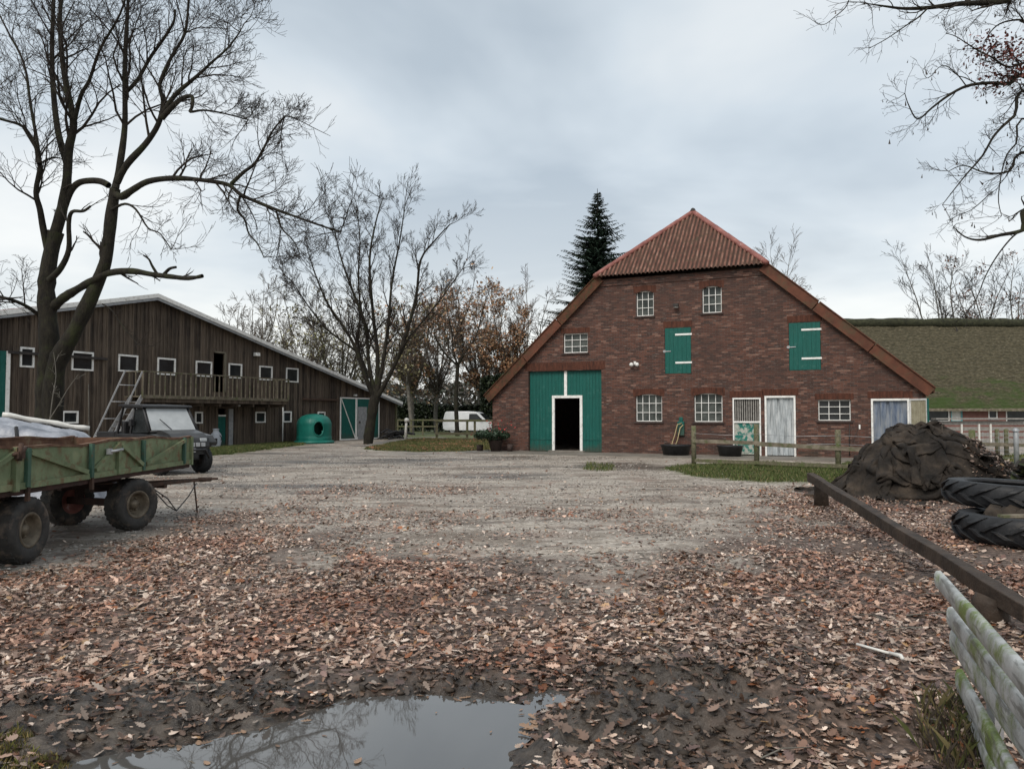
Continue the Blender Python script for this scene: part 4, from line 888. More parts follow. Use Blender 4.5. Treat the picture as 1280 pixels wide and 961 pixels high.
# thin grey pole before the barn
q = G(112, 566); mb = MB(); mb.tube([(q[0], q[1], -.02), (q[0]-.06, q[1], 1.2), (q[0]-.16, q[1]+.1, 2.75)], [.03, .028, .018], 7); o = mb.build('wooden_pole', 'bark_grey'); tag(o, 'thin upright grey stick between the big tree and the ladder', 'pole')
# dark roll of pipes at the barn corner
q = G(492, 549); o = empty('pipe_heap', (q[0], q[1], 0), R(60), label='heap of dark coiled pipes and sheeting at the right end of the timber barn', cat='heap')
mb = MB()
for k in range(16):
    a = rng.uniform(-.5, .5); z = .05+.12*(k % 4); x0 = rng.uniform(-1.1, -.5); mb.tube([(x0, a, z), (x0+.7, a+rng.uniform(-.2, .2), z+.1+rng.uniform(0, .15)), (x0+rng.uniform(1.4, 2.0), a+rng.uniform(-.4, .4), max(.04, z-.1))], .05, 7)
mb.build('pipe', 'black_plastic', o)

# ================================================================== THATCHED HOUSE
HY = 50.0
th_o = empty('thatched_house', (30, HY, 0), 0, label='low brick farmhouse with a huge mossy thatched roof beyond the heap', cat='house')
def hp_(px_, py_, Y=HY): p = P(px_, py_, Y); return p[0]-30, p[2]
XL, XR = -16., 22.; EZ = hp_(1200, 510)[1]; RY = 6.2; RZH = P(1180, 404, HY+RY)[2]
# thatch slab front + back, with ragged, undulating surface
def thatch_slope(y_e, y_r, nx_, nz_, seed):
    vs = []; fs = []; X = np.linspace(XL, XR, nx_); Tt = np.linspace(0, 1, nz_)
    XX, TT = np.meshgrid(X, Tt); un = (fbm(XX*.5, TT*4, 3, seed)-.5)*.22+(fbm(XX*5, TT*30, 3, seed+2)-.5)*.12
    strat = .05*(((TT*26+fbm(XX*1.5, TT*3, 2, seed+9)*1.2) % 1.0))
    sg = -1 if y_r > y_e else 1
    nyv = sg*.75; nzv = .66
    Yc = y_e+(y_r-y_e)*TT+nyv*(un-strat)*.8; Zc = EZ+(RZH-EZ)*TT+nzv*(un-strat)*.8
    Vv = np.stack([XX, Yc, Zc], -1).reshape(-1, 3); I = np.arange(nx_*nz_).reshape(nz_, nx_); a, b, c, d = I[:-1, :-1], I[:-1, 1:], I[1:, 1:], I[1:, :-1]
    return Vv, (np.stack([a, b, c, d], -1) if sg < 0 else np.stack([a, d, c, b], -1)).reshape(-1)
V1, F1 = thatch_slope(-.45, RY, 420, 150, 5); V2, F2 = thatch_slope(2*RY+.45, RY, 120, 50, 8)
VV = np.concatenate([V1, V2]); FF = np.concatenate([F1, F2+len(V1)]); np_mesh('roof', VV, FF, np.arange(len(FF)//4)*4, np.full(len(FF)//4, 4), 'thatch', None, th_o)
mb = MB(); mb.box(XL, XR, -.42, -.05, EZ-.16, EZ-.02); mb.box(XL, XR, -.44, -.425, EZ-.20, EZ-.02, 1); mb.build('eave', ['thatch_ridge', 'rail_wood'], th_o)
xs = np.linspace(XL, XR, 90); pts = [(x, RY, RZH-.08+.14*float(fbm(np.array(x*1.1), np.array(3.), 3, 9))) for x in xs]
mb = MB(); mb.tube(pts, [.30+.12*float(fbm(np.array(x*2.3), np.array(1.), 3, 19)) for x in xs], 12); mb.build('ridge_thatch', 'thatch_ridge', th_o)
hw = [(hp_(a, 520)[0], hp_(b, 520)[0], hp_(a, d)[1], hp_(a, c)[1]) for a, b, c, d in ((1157, 1187.5, 510.8, 527.5), (1188.5, 1203.5, 512, 527.5), (1235.5, 1247.5, 512, 523.5), (1257.5, 1290, 510.8, 529))]
mb = MB(); mb.wallholes([(XL, -.1), (XR, -.1), (XR, EZ), (XL, EZ)], [rect(*q) for q in hw], .2); mb.box(XL, XL+.2, .2, 2*RY, -.1, EZ); mb.box(XR-.2, XR, .2, 2*RY, -.1, EZ)
for xx_ in (XL+.05, XR-.25): mb.prism([(xx_, 0), (xx_+.0001, 0), (xx_, .001)], 0, .001) if False else None
mb.box(XL+.2, XR-.2, 2*RY-.2, 2*RY, -.1, EZ); mb.build('wall', 'far_brick', th_o)
mb = MB()
for xx_ in (XL+.3, XR-.5): mb.add([(xx_, 0, EZ), (xx_, 2*RY, EZ), (xx_, RY, RZH-.3), (xx_+.2, 0, EZ), (xx_+.2, 2*RY, EZ), (xx_+.2, RY, RZH-.3)], [(0, 1, 2), (5, 4, 3), (0, 3, 4, 1), (1, 4, 5, 2), (2, 5, 3, 0)])
mb.build('gable', 'far_brick', th_o)
for i, q in enumerate(hw):
    w_ = window(th_o, *q, 1, 1, y=.02, fm='white_paint' if i != 1 else 'teal_frame', gm='glass_dark' if i != 1 else 'tarp_white', fw=.09, sill='white_paint' if i in (0,) else 'grey_metal')
# low wooden pen before the house
pn = empty('paddock_pen', (P(1225, 540, 40)[0], 40, 0), 0, label='low plank pen with thin white posts before the thatched house', cat='pen')
mb = MB()
for k in range(4): mb.box(-2.2, 2.3, -.03, .03, .1+.3*k, .30+.3*k)
mb.box(-2.4, 2.2, -.25, .2, 1.28, 1.36); mb.build('board', 'slat_grey', pn)
mb = MB()
for x in (-1.0, -.1, .5): mb.box(x-.04, x+.04, -.12, -.04, 0, 1.05)
mb.build('post', 'pole_white', pn)

# ================================================================== TREES
class TB:                                  # fast tube collector
    def __init__(s): s.V = []; s.F = []; s.n = 0
    def tube(s, pts, rad, k=3):
        pts = np.asarray(pts, float); m_ = len(pts); rad = np.asarray(rad, float)
        d = np.empty_like(pts); d[1:-1] = pts[2:]-pts[:-2]; d[0] = pts[1]-pts[0]; d[-1] = pts[-1]-pts[-2]
        d /= np.linalg.norm(d, axis=1, keepdims=True)+1e-9
        mean = d.mean(0); a = np.eye(3)[np.argmin(np.abs(mean))]
        x = np.cross(d, a); x /= np.linalg.norm(x, axis=1, keepdims=True)+1e-9; y = np.cross(d, x)
        t = np.arange(k)*2*np.pi/k
        V = pts[:, None]+(x[:, None]*np.cos(t)[None, :, None]+y[:, None]*np.sin(t)[None, :, None])*rad[:, None, None]
        s.V.append(V.reshape(-1, 3)); i = np.arange(m_-1)[:, None]*k; j = np.arange(k)[None]; j2 = (j+1) % k
        s.F.append((np.stack([i+j, i+j2, i+j2+k, i+j+k], -1)+s.n).reshape(-1, 4)); s.n += m_*k
    def build(s, name, mat, parent, smooth=True):
        if not s.V: return None
        F = np.concatenate(s.F).reshape(-1); return np_mesh(name, np.concatenate(s.V), F, np.arange(len(F)//4)*4, np.full(len(F)//4, 4), mat, None, parent, smooth)
def unit(v): return v/(np.linalg.norm(v)+1e-9)
def perp(rg, d):
    a = rg.normal(size=3); a -= d*a.dot(d); return unit(a)
def branch(rg, tb_, tips, p, d, L_, r, lv, cfg):
    """one wandering branch with its children; lv 0 = last twig"""
    n = 5 if lv >= 2 else (4 if lv == 1 else 3)
    pts = [p]; dd = d; seg = L_/n
    for i in range(n):
        dd = unit(dd+rg.normal(0, cfg['wob'], 3)+np.array([0, 0, cfg['up']*(1 if lv < 3 else .6)])); pts.append(pts[-1]+dd*seg)
    r1 = max(r*.35, cfg['rmin']); rad = np.linspace(r, r1, n+1)
    tb_.tube(pts, rad, 6 if r > .06 else (4 if r > .02 else 3))
    if lv == 0: tips.append(pts[-1]); tips.append(pts[1]); return
    m_ = cfg['kids'][lv]
    for i in range(m_):
        t = .18+.80*(i+rg.uniform(0, .8))/m_; q = t*n; k = min(int(q), n-1); pp = pts[k]+(pts[k+1]-pts[k])*(q-k); ld = unit(pts[k+1]-pts[k])
        an = rg.uniform(*cfg['ang']); nd_ = unit(ld*math.cos(an)+perp(rg, ld)*math.sin(an))
        branch(rg, tb_, tips, pp, nd_, L_*rg.uniform(*cfg.get('lf', (.50, .80)))*(1.12-.45*t), max(rad[k]*.55, cfg['rmin']), lv-1, cfg)
def smooth_poly(pts, sub=3):
    pts = np.asarray(pts, float); out_ = []
    for i in range(len(pts)-1):
        p0 = pts[max(i-1, 0)]; p1 = pts[i]; p2 = pts[i+1]; p3 = pts[min(i+2, len(pts)-1)]
        for k in range(sub):
            t = k/sub; out_.append(.5*((2*p1)+(-p0+p2)*t+(2*p0-5*p1+4*p2-p3)*t*t+(-p0+3*p1-3*p2+p3)*t**3))
    out_.append(pts[-1]); return np.array(out_)
def limb(rg, tb_, tips, px_pts, Y0, Y1, r0, r1, cfg, nk, lv, kl, start=.25, endlv=None, first=None, tw=None, rough=.0):
    n = len(px_pts); pts = [P(a, b, Y0+(Y1-Y0)*i/(n-1)) for i, (a, b) in enumerate(px_pts)]
    if first is not None: pts = [np.array(f, float) for f in first]+pts
    sp = smooth_poly(pts, 4); m_ = len(sp); rad = r0+(r1-r0)*np.linspace(0, 1, m_)**.8
    if rough: rad = rad*(1+rough*(np.array([float(vnoise(np.array(i*.8), np.array(r0*37.), 3)) for i in range(m_)])-.5))
    tb_.tube(sp, rad, 14 if r0 > .15 else 8)
    cum = np.concatenate([[0], np.cumsum(np.linalg.norm(np.diff(sp, axis=0), axis=1))])
    for i in range(nk):
        t = start+(1-start)*(i+rg.uniform(0, 1))/nk; k = min(int(np.searchsorted(cum, t*cum[-1])), m_-1); k = max(k, 1); ld = unit(sp[k]-sp[k-1])
        an = rg.uniform(*cfg['ang']); nd_ = unit(ld*math.cos(an)+perp(rg, ld)*math.sin(an)+np.array([0, 0, .15]))
        branch(rg, (tw or tb_), tips, sp[k], nd_, kl*rg.uniform(.6, 1.2)*(1.1-.4*t), min(rad[k]*.5, .05*kl**.5), lv, cfg)
    if endlv is not None:
        for _ in range(2): branch(rg, (tw or tb_), tips, sp[-1], unit(sp[-1]-sp[-2]+rg.normal(0, .25, 3)), kl*1.0, r1, endlv, cfg)
# ---- the big old tree at left
rg = np.random.default_rng(21)
bt = empty('bare_tree', tuple(P(58, 520, 22)[:2]), 0, label='large bare old tree with two heavy forked trunks before the timber barn', cat='tree')
bt.location = (0, 0, 0)
tk = TB(); tw = TB(); tips = []
cfg = dict(wob=.15, up=.04, ang=(.4, .95), kids=[0, 3, 4, 5], rmin=.0045)
Yt = 22.
limb(rg, tk, tips, [(60, 592), (58, 545), (58, 500), (60, 462), (62, 440), (60, 400), (58, 362), (62, 325), (70, 290)], 22, 22, .34, .20, cfg, 0, 1, 1, rough=.3)
limb(rg, tk, tips, [(66, 560), (66, 500), (70, 460), (80, 436), (90, 420), (106, 388), (124, 348), (133, 322), (139, 270), (144, 236)], 21.9, 21.4, .29, .14, cfg, 3, 2, 1.0, start=.55, tw=tw, rough=.25)
limb(rg, tk, tips, [(68, 296), (76, 268), (83, 233), (86, 187), (92, 154), (84, 112), (78, 75), (75, 20), (82, -30), (92, -90)], 22, 21.3, .17, .03, cfg, 17, 3, 1.9, tw=tw, endlv=3, rough=.2)
limb(rg, tk, tips, [(84, 205), (73, 167), (67, 117), (65, 62), (67, 0), (66, -60), (60, -120)], 22, 22.8, .11, .03, cfg, 13, 3, 1.8, tw=tw, endlv=3)
limb(rg, tk, tips, [(92, 156), (101, 120), (112, 100), (125, 62), (150, 18), (165, -30)], 21.7, 20.6, .07, .02, cfg, 9, 3, 1.5, tw=tw, endlv=2)
limb(rg, tk, tips, [(61, 318), (54, 285), (50, 262), (45, 240), (50, 205), (42, 178), (28, 158), (4, 150), (-30, 140)], 22, 20.6, .11, .025, cfg, 13, 3, 1.7, tw=tw, endlv=3)
limb(rg, tk, tips, [(50, 205), (46, 175), (38, 130), (30, 80), (10, 40), (-15, -10)], 21.2, 22.5, .06, .02, cfg, 10, 3, 1.7, tw=tw, endlv=3)
limb(rg, tk, tips, [(62, 350), (76, 335), (86, 312), (86, 280), (90, 265), (104, 264), (113, 258)], 21.6, 20.6, .10, .03, cfg, 4, 1, .8, tw=tw)
limb(rg, tk, tips, [(144, 236), (150, 205), (156, 158), (156, 104), (157, 60), (160, 5), (161, -50), (165, -110)], 21.4, 21.9, .105, .035, cfg, 16, 3, 1.9, tw=tw, endlv=3, start=.15, rough=.2)
limb(rg, tk, tips, [(157, 116), (172, 100), (188, 72), (205, 48), (217, 28), (219, 12)], 21.6, 20.9, .06, .03, cfg, 8, 2, 1.0, tw=tw)
limb(rg, tk, tips, [(146, 228), (160, 204), (182, 180), (198, 155), (204, 128), (200, 105), (214, 72), (231, 42), (236, 0), (242, -60)], 21.4, 20.5, .105, .025, cfg, 17, 3, 2.0, tw=tw, endlv=3, start=.2, rough=.2)
limb(rg, tk, tips, [(202, 145), (218, 120), (236, 104), (250, 92), (265, 78), (285, 60), (300, 40)], 21.0, 20.2, .075, .018, cfg, 12, 3, 1.6, tw=tw, endlv=3)
limb(rg, tk, tips, [(202, 148), (216, 133), (228, 123), (240, 121), (240, 134), (238, 140), (255, 138), (280, 142), (310, 150)], 20.9, 20.3, .085, .015, cfg, 9, 3, 1.2, tw=tw, start=.5, endlv=2)
limb(rg, tk, tips, [(143, 242), (152, 246), (165, 238), (185, 227), (215, 223), (250, 225), (285, 231), (300, 243), (320, 252), (345, 262), (370, 271), (395, 280), (425, 290)], 21.4, 19.2, .11, .018, cfg, 24, 3, 1.5, tw=tw, start=.25, endlv=3, rough=.3)
limb(rg, tk, tips, [(289, 230), (305, 215), (318, 205), (330, 185), (340, 165), (356, 145)], 20.4, 20.0, .06, .02, cfg, 9, 3, 1.3, tw=tw, endlv=2)
limb(rg, tk, tips, [(300, 246), (297, 262), (306, 275), (311, 292), (322, 305), (330, 322)], 20.2, 19.8, .04, .012, cfg, 6, 1, .6, tw=tw, endlv=1)
limb(rg, tk, tips, [(345, 262), (352, 285), (366, 300), (375, 318)], 19.9, 19.7, .03, .012, cfg, 6, 2, .8, tw=tw, endlv=1)
limb(rg, tk, tips, [(136, 232), (126, 227), (112, 226), (98, 229), (88, 240), (80, 262)], 21.5, 21.9, .09, .09, cfg, 2, 1, .6, tw=tw)
limb(rg, tk, tips, [(66, 384), (80, 372), (96, 362), (118, 350), (138, 341), (165, 339), (190, 343), (215, 346), (236, 348), (253, 345)], 22, 20.3, .14, .05, cfg, 4, 1, .6, tw=tw, rough=.3)
limb(rg, tk, tips, [(205, 343), (212, 336), (220, 334)], 21, 20.8, .05, .035, cfg, 0, 1, .5)
limb(rg, tk, tips, [(196, 342), (190, 332), (186, 324), (179, 319)], 21, 20.8, .045, .02, cfg, 3, 1, .4, tw=tw)
limb(rg, tk, tips, [(50, 395), (35, 384), (18, 376), (0, 371), (-30, 362)], 22, 20.5, .06, .04, cfg, 8, 3, 1.2, tw=tw, endlv=3)
limb(rg, tk, tips, [(140, 262), (156, 255), (170, 262), (185, 285), (200, 292), (214, 312)], 21.3, 20.5, .045, .012, cfg, 10, 2, 1.0, tw=tw, endlv=2, start=.2)
limb(rg, tk, tips, [(128, 380), (140, 388), (155, 410), (172, 430)], 21.2, 20.6, .02, .008, cfg, 5, 1, .6, tw=tw, endlv=1)
tk.build('trunk', 'bark_dark', bt); tw.build('crown', 'twig_dark', bt)
# pale suckers at its foot
tw = TB(); 
limb(rg, tw, [], [(60, 560), (62, 530), (66, 495), (70, 470), (67, 440)], 21, 20.8, .022, .008, cfg, 4, 1, .4)
limb(rg, tw, [], [(50, 560), (58, 532), (74, 505), (85, 486), (98, 468)], 21, 20.6, .022, .008, cfg, 3, 1, .35)
tw.build('sucker_shoots', 'bark_grey', bt)
# ---- the second bare tree, by the timber barn's end
rg = np.random.default_rng(5)
t2 = empty('bare_tree', (0, 0, 0), 0, label='bare multi-stemmed tree standing before the end of the timber barn', cat='tree')
tk = TB(); tw = TB(); tips = []
cfg2 = dict(wob=.11, up=.075, ang=(.35, .75), kids=[0, 4, 4, 5], rmin=.006, lf=(.42, .68))
limb(rg, tk, tips, [(460, 558), (461, 545), (464, 525), (467, 505), (470, 494)], 40, 40, .27, .25, cfg2, 0, 1, 1, rough=.2)
for pp, y1, r0 in (([(468, 498), (456, 468), (445, 432), (432, 405), (410, 370), (396, 335), (385, 300)], 38.6, .19), ([(469, 496), (461, 450), (457, 400), (440, 350), (427, 310), (418, 268)], 40.8, .18), ([(470, 496), (472, 440), (466, 380), (462, 310), (470, 258), (478, 228)], 41.2, .19),
                   ([(472, 496), (490, 460), (505, 420), (520, 360), (526, 310), (545, 282), (562, 262)], 39.0, .19), ([(471, 494), (480, 440), (486, 390), (490, 340), (500, 282), (506, 238)], 40.2, .17), ([(462, 470), (448, 430), (450, 380), (448, 330), (450, 280), (446, 245)], 42.0, .12),
                   ([(484, 468), (500, 440), (512, 415), (535, 385), (560, 350), (578, 322)], 41.5, .10), ([(446, 434), (425, 418), (405, 400), (385, 372), (366, 340)], 40.5, .10)):
    limb(rg, tk, tips, [(a, 496-(496-b)*.92) for a, b in pp], 40, y1, r0*.72, .022, cfg2, 17, 3, 1.75, start=.15, tw=tw, endlv=3)
tk.build('trunk', 'bark_dark', t2); tw.build('crown', 'twig_dark', t2)
# ---- the oak whose boughs hang in at the upper right, its trunk beyond the frame
rg = np.random.default_rng(9)
ok = empty('overhanging_tree', (0, 0, 0), 0, label='tree beyond the right edge whose nearly bare dark branches hang into the upper right sky', cat='tree')
tk = TB(); tw = TB(); tips = []
cfg3 = dict(wob=.17, up=.0, ang=(.4, 1.0), kids=[0, 3, 4, 4], rmin=.0018)
tr = [(8.6, 8.9, 0), (8.5, 8.9, 2.0), (8.3, 8.8, 4.0), (8.2, 8.9, 6.0), (8.3, 9.0, 8.0), (8.4, 9.2, 10.)]
tk.tube(smooth_poly(tr, 4), np.linspace(.38, .12, 21), 14)
B_ = lambda i: [tr[i]]
for pp, i0, ra, rb, nk, lv, kl, Y0, Y1 in (
    ([(1310, -28), (1262, -2), (1240, 3), (1200, 5), (1160, 10), (1130, 11), (1105, 8), (1085, 5)], 3, .10, .010, 14, 2, .34, 8.9, 9.0),
    ([(1160, 10), (1148, 22), (1130, 34), (1108, 49), (1086, 61)], None, .018, .006, 8, 1, .20, 8.9, 8.8),
    ([(1085, -40), (1066, -12), (1058, 8), (1045, 20), (1030, 31), (1016, 26)], None, .014, .005, 6, 1, .16, 9.0, 8.8),
    ([(1300, 104), (1262, 105), (1235, 104), (1208, 108), (1185, 120), (1165, 135), (1147, 149), (1136, 132), (1131, 117)], 2, .05, .007, 18, 2, .30, 8.9, 8.9),
    ([(1208, 108), (1195, 92), (1178, 82), (1160, 98), (1153, 88)], None, .012, .004, 6, 1, .18, 8.9, 9.1),
    ([(1300, 118), (1268, 145), (1244, 168), (1228, 195), (1208, 218), (1192, 238), (1178, 256)], 2, .04, .006, 18, 2, .30, 8.8, 8.5),
    ([(1300, 190), (1262, 214), (1232, 216), (1205, 207), (1186, 214)], 2, .035, .006, 12, 2, .28, 8.8, 8.9),
    ([(1300, 75), (1262, 84), (1240, 72), (1220, 62), (1195, 46), (1182, 42)], 3, .03, .005, 12, 2, .26, 8.8, 8.6),
    ([(1306, 270), (1278, 288), (1250, 294), (1225, 300), (1206, 296), (1192, 284)], 1, .06, .008, 8, 1, .22, 8.7, 8.7),
    ([(1278, 286), (1262, 300), (1245, 322), (1232, 345), (1218, 378), (1200, 398)], None, .018, .007, 5, 1, .18, 8.7, 8.4),
    ([(1300, 150), (1270, 180), (1256, 200), (1248, 245), (1252, 270)], 2, .025, .006, 9, 2, .24, 8.7, 8.6),
    ([(1300, 30), (1275, 25), (1250, 30), (1235, 45), (1224, 70)], 3, .03, .006, 10, 2, .24, 8.6, 8.8),
    ([(1240, 240), (1215, 262), (1195, 270), (1185, 280)], None, .010, .004, 6, 1, .16, 8.6, 8.6),
    ([(1320, -60), (1290, -90), (1230, -140), (1150, -190), (1080, -260)], 4, .10, .02, 12, 3, .7, 9.2, 9.5),
    ([(1360, -60), (1420, -80), (1500, -140), (1600, -220)], 3, .12, .03, 10, 3, .9, 9.2, 10.5)):
    limb(rg, tk, tips, pp, Y0, Y1, ra*.62, rb*.6, cfg3, int(nk*1.7), lv, kl*1.35, start=.10, tw=tw, endlv=1, first=B_(i0) if i0 is not None else None)
tk.build('trunk', 'bark_dark', ok); tw.build('crown', 'twig_dark', ok)
tp = np.array(tips); rs = np.random.default_rng(3); k = rs.integers(0, len(tp), 420); pos = tp[k]+rs.normal(0, .02, (420, 3))-np.array([0, 0, .03])
keys = np.array([(0, 0, 0), (.012, .004, -.4), (.03, 0, -1), (-.03, 0, -1.0), (-.012, -.004, -.4)])*np.array([6, 6, 1]); 
sb_ = stamp('seed_bunch', keys, pos, rots(rs, 420, .35), rs.uniform(.03, .075, 420), 'leaf_vc', np.array([(.03, .02, .014)])*rs.uniform(.6, 1.6, (420, 1)), ok)
# russet leaves still hanging
cl = [P(1232, 56, 8.8), P(1258, 68, 8.8), P(1262, 96, 8.9), P(1272, 60, 8.7), P(1250, 102, 8.9), P(1280, 84, 8.8), P(1240, 66, 8.7)]
n = 900; pos = np.array(cl)[rs.integers(0, 7, n)]+rs.normal(0, 1, (n, 3))*np.array([.10, .15, .06])
sb_['kind'] = 'stuff'; sb_ = stamp('leaf_cluster', simple, pos, rots(rs, n, 1.0), rs.uniform(.025, .055, n), 'leaf_vc', np.array([(.16, .045, .035)])*rs.uniform(.4, 1.5, (n, 1)), ok); sb_['kind'] = 'stuff'

# ---- background trees
def bgtree(lab, px_, ptop, Y, seed, spread=.42, stems=5, leaves=0, leafc=None, group=None, mat='twig_grey', kids=(0, 4, 4, 5), lean=0, lv=3, base=0.0, hgt=None, rmin=None, name='bare_tree', low=.25, trunkr=None, tmat='bark_grey', up=.035, nk=None):
    rg = np.random.default_rng(seed); p0 = P(px_, 520, Y); H = P(px_, ptop, Y)[2] if hgt is None else hgt
    o = empty(name, (p0[0], Y, base), 0, label=lab, cat='tree', group=group); tk = TB(); tw = TB(); tips = []
    cfg = dict(wob=.12, up=up, ang=(.35, .8), lf=(.45, .72), kids=list(kids), rmin=rmin or Y*.00019)
    fh = H*low; r0 = trunkr or H*.017; lp = smooth_poly([(0, 0, -.1), (lean*.2+rg.normal(0, .1), 0, fh*.5), (lean*.5, 0, fh)], 3); tk.tube(lp, np.linspace(r0, r0*.8, len(lp)), 9)
    for i in range(stems):
        a = 2*math.pi*(i+rg.uniform(0, .6))/stems; sp_ = spread*rg.uniform(.35, 1.0)*(0.25 if i == 0 else 1); top = H*(rg.uniform(.74, .93) if i else .95)
        pts = [lp[-1]]
        for t in (.2, .45, .7, 1): rr_ = sp_*H*(t**.75)*.62; pts.append(np.array([math.cos(a)*rr_+lean*.5+lean*t, math.sin(a)*rr_, fh+(top-fh)*t])+rg.normal(0, .015*H, 3)*(t > .0))
        sp = smooth_poly(pts, 3); m_ = len(sp); rad = np.linspace(r0*.5, cfg['rmin']*1.4, m_); tk.tube(sp, rad, 6)
        for j in range(nk or 17):
            t = .05+.93*(j+rg.uniform(0, 1))/(nk or 17); k = max(1, min(int(t*m_), m_-1)); ld = unit(sp[k]-sp[k-1]); an = rg.uniform(.4, 1.0)
            branch(rg, tw, tips, sp[k], unit(ld*math.cos(an)+perp(rg, ld)*math.sin(an)), H*.135*rg.uniform(.6, 1.2)*(1.3-.5*t), max(rad[k]*.5, cfg['rmin']), lv-1, cfg)
    tk.build('trunk', tmat, o); tw.build('crown', mat, o)
    if leaves:
        tp = np.array(tips); k = rg.integers(0, len(tp), leaves); tp = tp[k]+rg.normal(0, .22, (leaves, 3)); cc = np.array(leafc)[rg.integers(0, len(leafc), leaves)]*rg.uniform(.6, 1.3, (leaves, 1))
        msk = fbm(tp[:, 0]*.5+seed, tp[:, 2]*.5, 3, seed) > .45; tp, cc = tp[msk], cc[msk]; n = len(tp)
        stamp('foliage', simple, tp, rots(rg, n, 1.0), rg.uniform(.16, .30, n), 'leaf_vc', cc, o)
    return o
OR = [(.36, .18, .09), (.42, .24, .13), (.28, .16, .10), (.36, .26, .15)]; YG = [(.20, .20, .08), (.26, .23, .11), (.16, .15, .07)]; GG = 'trees behind the farmyard'
bgtree('pale rounded bare tree rising just over the timber barn roof', 320, 352, 85, 31, .40, 6, kids=(0, 4, 5, 5))
bgtree('bushy bare tree behind the lower timber barn roof', 388, 365, 70, 32, .5, 8, 2600, YG, group=GG)
bgtree('bare tree right behind the multi-stemmed tree', 428, 362, 74, 33, .5, 8, 2000, YG, group=GG)
bgtree('bare tree with ochre leaves left of the leafy group between the barns', 515, 360, 62, 34, .45, 8, 4200, YG+OR, group=GG, tmat='bark_grey')
bgtree('tall bare tree at the middle of the group between the barns', 572, 338, 56, 35, .50, 5, 900, OR, group=GG, low=.42, trunkr=.17, tmat='bark_dark')
bgtree('rust-leaved tree behind the white van', 546, 365, 66, 36, .5, 8, 7000, OR, group=GG)
bgtree('rust-leaved tree close to the left eave of the brick barn', 600, 360, 72, 37, .6, 8, 9000, OR, group=GG)
bgtree('half-bare tree with orange leaves beside the brick barn roof', 636, 385, 68, 38, .5, 8, 7000, OR, group=GG)
bgtree('pale bare tree fanning out left of the conifer', 655, 350, 80, 39, .46, 5, kids=(0, 4, 5, 5))
bgtree('bare tree behind the right slope of the brick barn roof', 978, 305, 64, 40, .42, 5)
bgtree('bare tree rising over the thatched ridge', 1192, 306, 74, 41, .45, 5, mat='twig_dark')
bgtree('bare tree with reddish leaves over the thatched ridge at the right edge', 1262, 318, 70, 42, .52, 6, 2600, [(.18, .08, .05), (.14, .07, .05)], mat='twig_dark')
bgtree('thin bare sapling low behind the timber barn roof line', 350, 400, 90, 43, .5, 5, kids=(0, 3, 4, 4))
bgtree('low bare tree behind the barn roof and the hedge', 470, 395, 82, 44, .55, 6, 900, YG, kids=(0, 3, 4, 4))
# birch-like leaning trunk by the hedge
bgtree('leaning pale-barked tree before the dark hedge', 516, 420, 58, 45, .3, 4, 500, YG, lean=-.8, low=.5, trunkr=.16, kids=(0, 3, 4, 4))
# ---- conifer
def conifer():
    rg = np.random.default_rng(77); Y = 62.; p = P(748, 520, Y); H = P(748, 236, Y)[2]; o = empty('conifer', (p[0], Y, 0), 0, label='tall dark green fir tree behind the brick barn', cat='tree')
    mb = TB(); mb.tube([(0, 0, 0), (0, 0, H*.5), (0, 0, H)], [.28, .16, .02], 8); pos = []; rt = []; sc = []
    z = 2.0
    while z < H-.2:
        f = 1-z/H; Rm_ = 8.4*f**.85; nb = 12 if f > .2 else 8
        for b in range(nb):
            if rg.uniform() < .08: continue
            a = rg.uniform(0, 6.283); Lb = Rm_*rg.uniform(.5, 1.05)*rg.choice([1, 1, 1, .75])*(1+.18*math.sin(a*2+z*.9)); drop = rg.uniform(-.12, .02)-.30*f; n = max(4, int(Lb/.17)); pts = []
            for i in range(n+1):
                t = i/n; pts.append((math.cos(a)*Lb*t, math.sin(a)*Lb*t, z+drop*Lb*t+.24*Lb*t*t+rg.normal(0, .02)))
            mb.tube(pts[::max(1, n//3)]+[pts[-1]], np.linspace(.04, .012, len(pts[::max(1, n//3)])+1), 3)
            for i in range(1, n+1):
                t = i/n; side = (1.08-t)*.55*min(1, Lb/2)+.14
                for s_ in (-1, 1):
                    for rep in range(2):
                        aa = a+s_*rg.uniform(.5, 1.15); ln = side*rg.uniform(.7, 1.3); q = np.array(pts[i]); dr = np.array([math.cos(aa), math.sin(aa), rg.uniform(-.75, .15)]); dr /= np.linalg.norm(dr)
                        w = np.cross(dr, [0, 0, 1]); w /= np.linalg.norm(w)+1e-6; up = np.cross(w, dr); tl = rg.uniform(-.5, .5); w = w*math.cos(tl)+up*math.sin(tl); up = np.cross(w, dr)
                        pos.append(q); rt.append(np.stack([dr, w, up], 1)); sc.append((ln, ln*.5, ln*.5))
        z += .21+.10*f
    sprig = np.array([(0, -.06, 0), (.25, -.34, -.05), (.38, -.12, 0), (.62, -.3, -.06), (.72, -.09, 0), (1, 0, -.05), (.74, .1, 0), (.6, .3, -.06), (.4, .12, 0), (.22, .34, -.05), (0, .06, 0)])
    n = len(pos); mb.build('trunk', 'bark_dark', o); stamp('crown', sprig, np.array(pos), np.array(rt), np.array(sc), 'needles', np.ones((n, 3)), o)
    stamp
conifer()
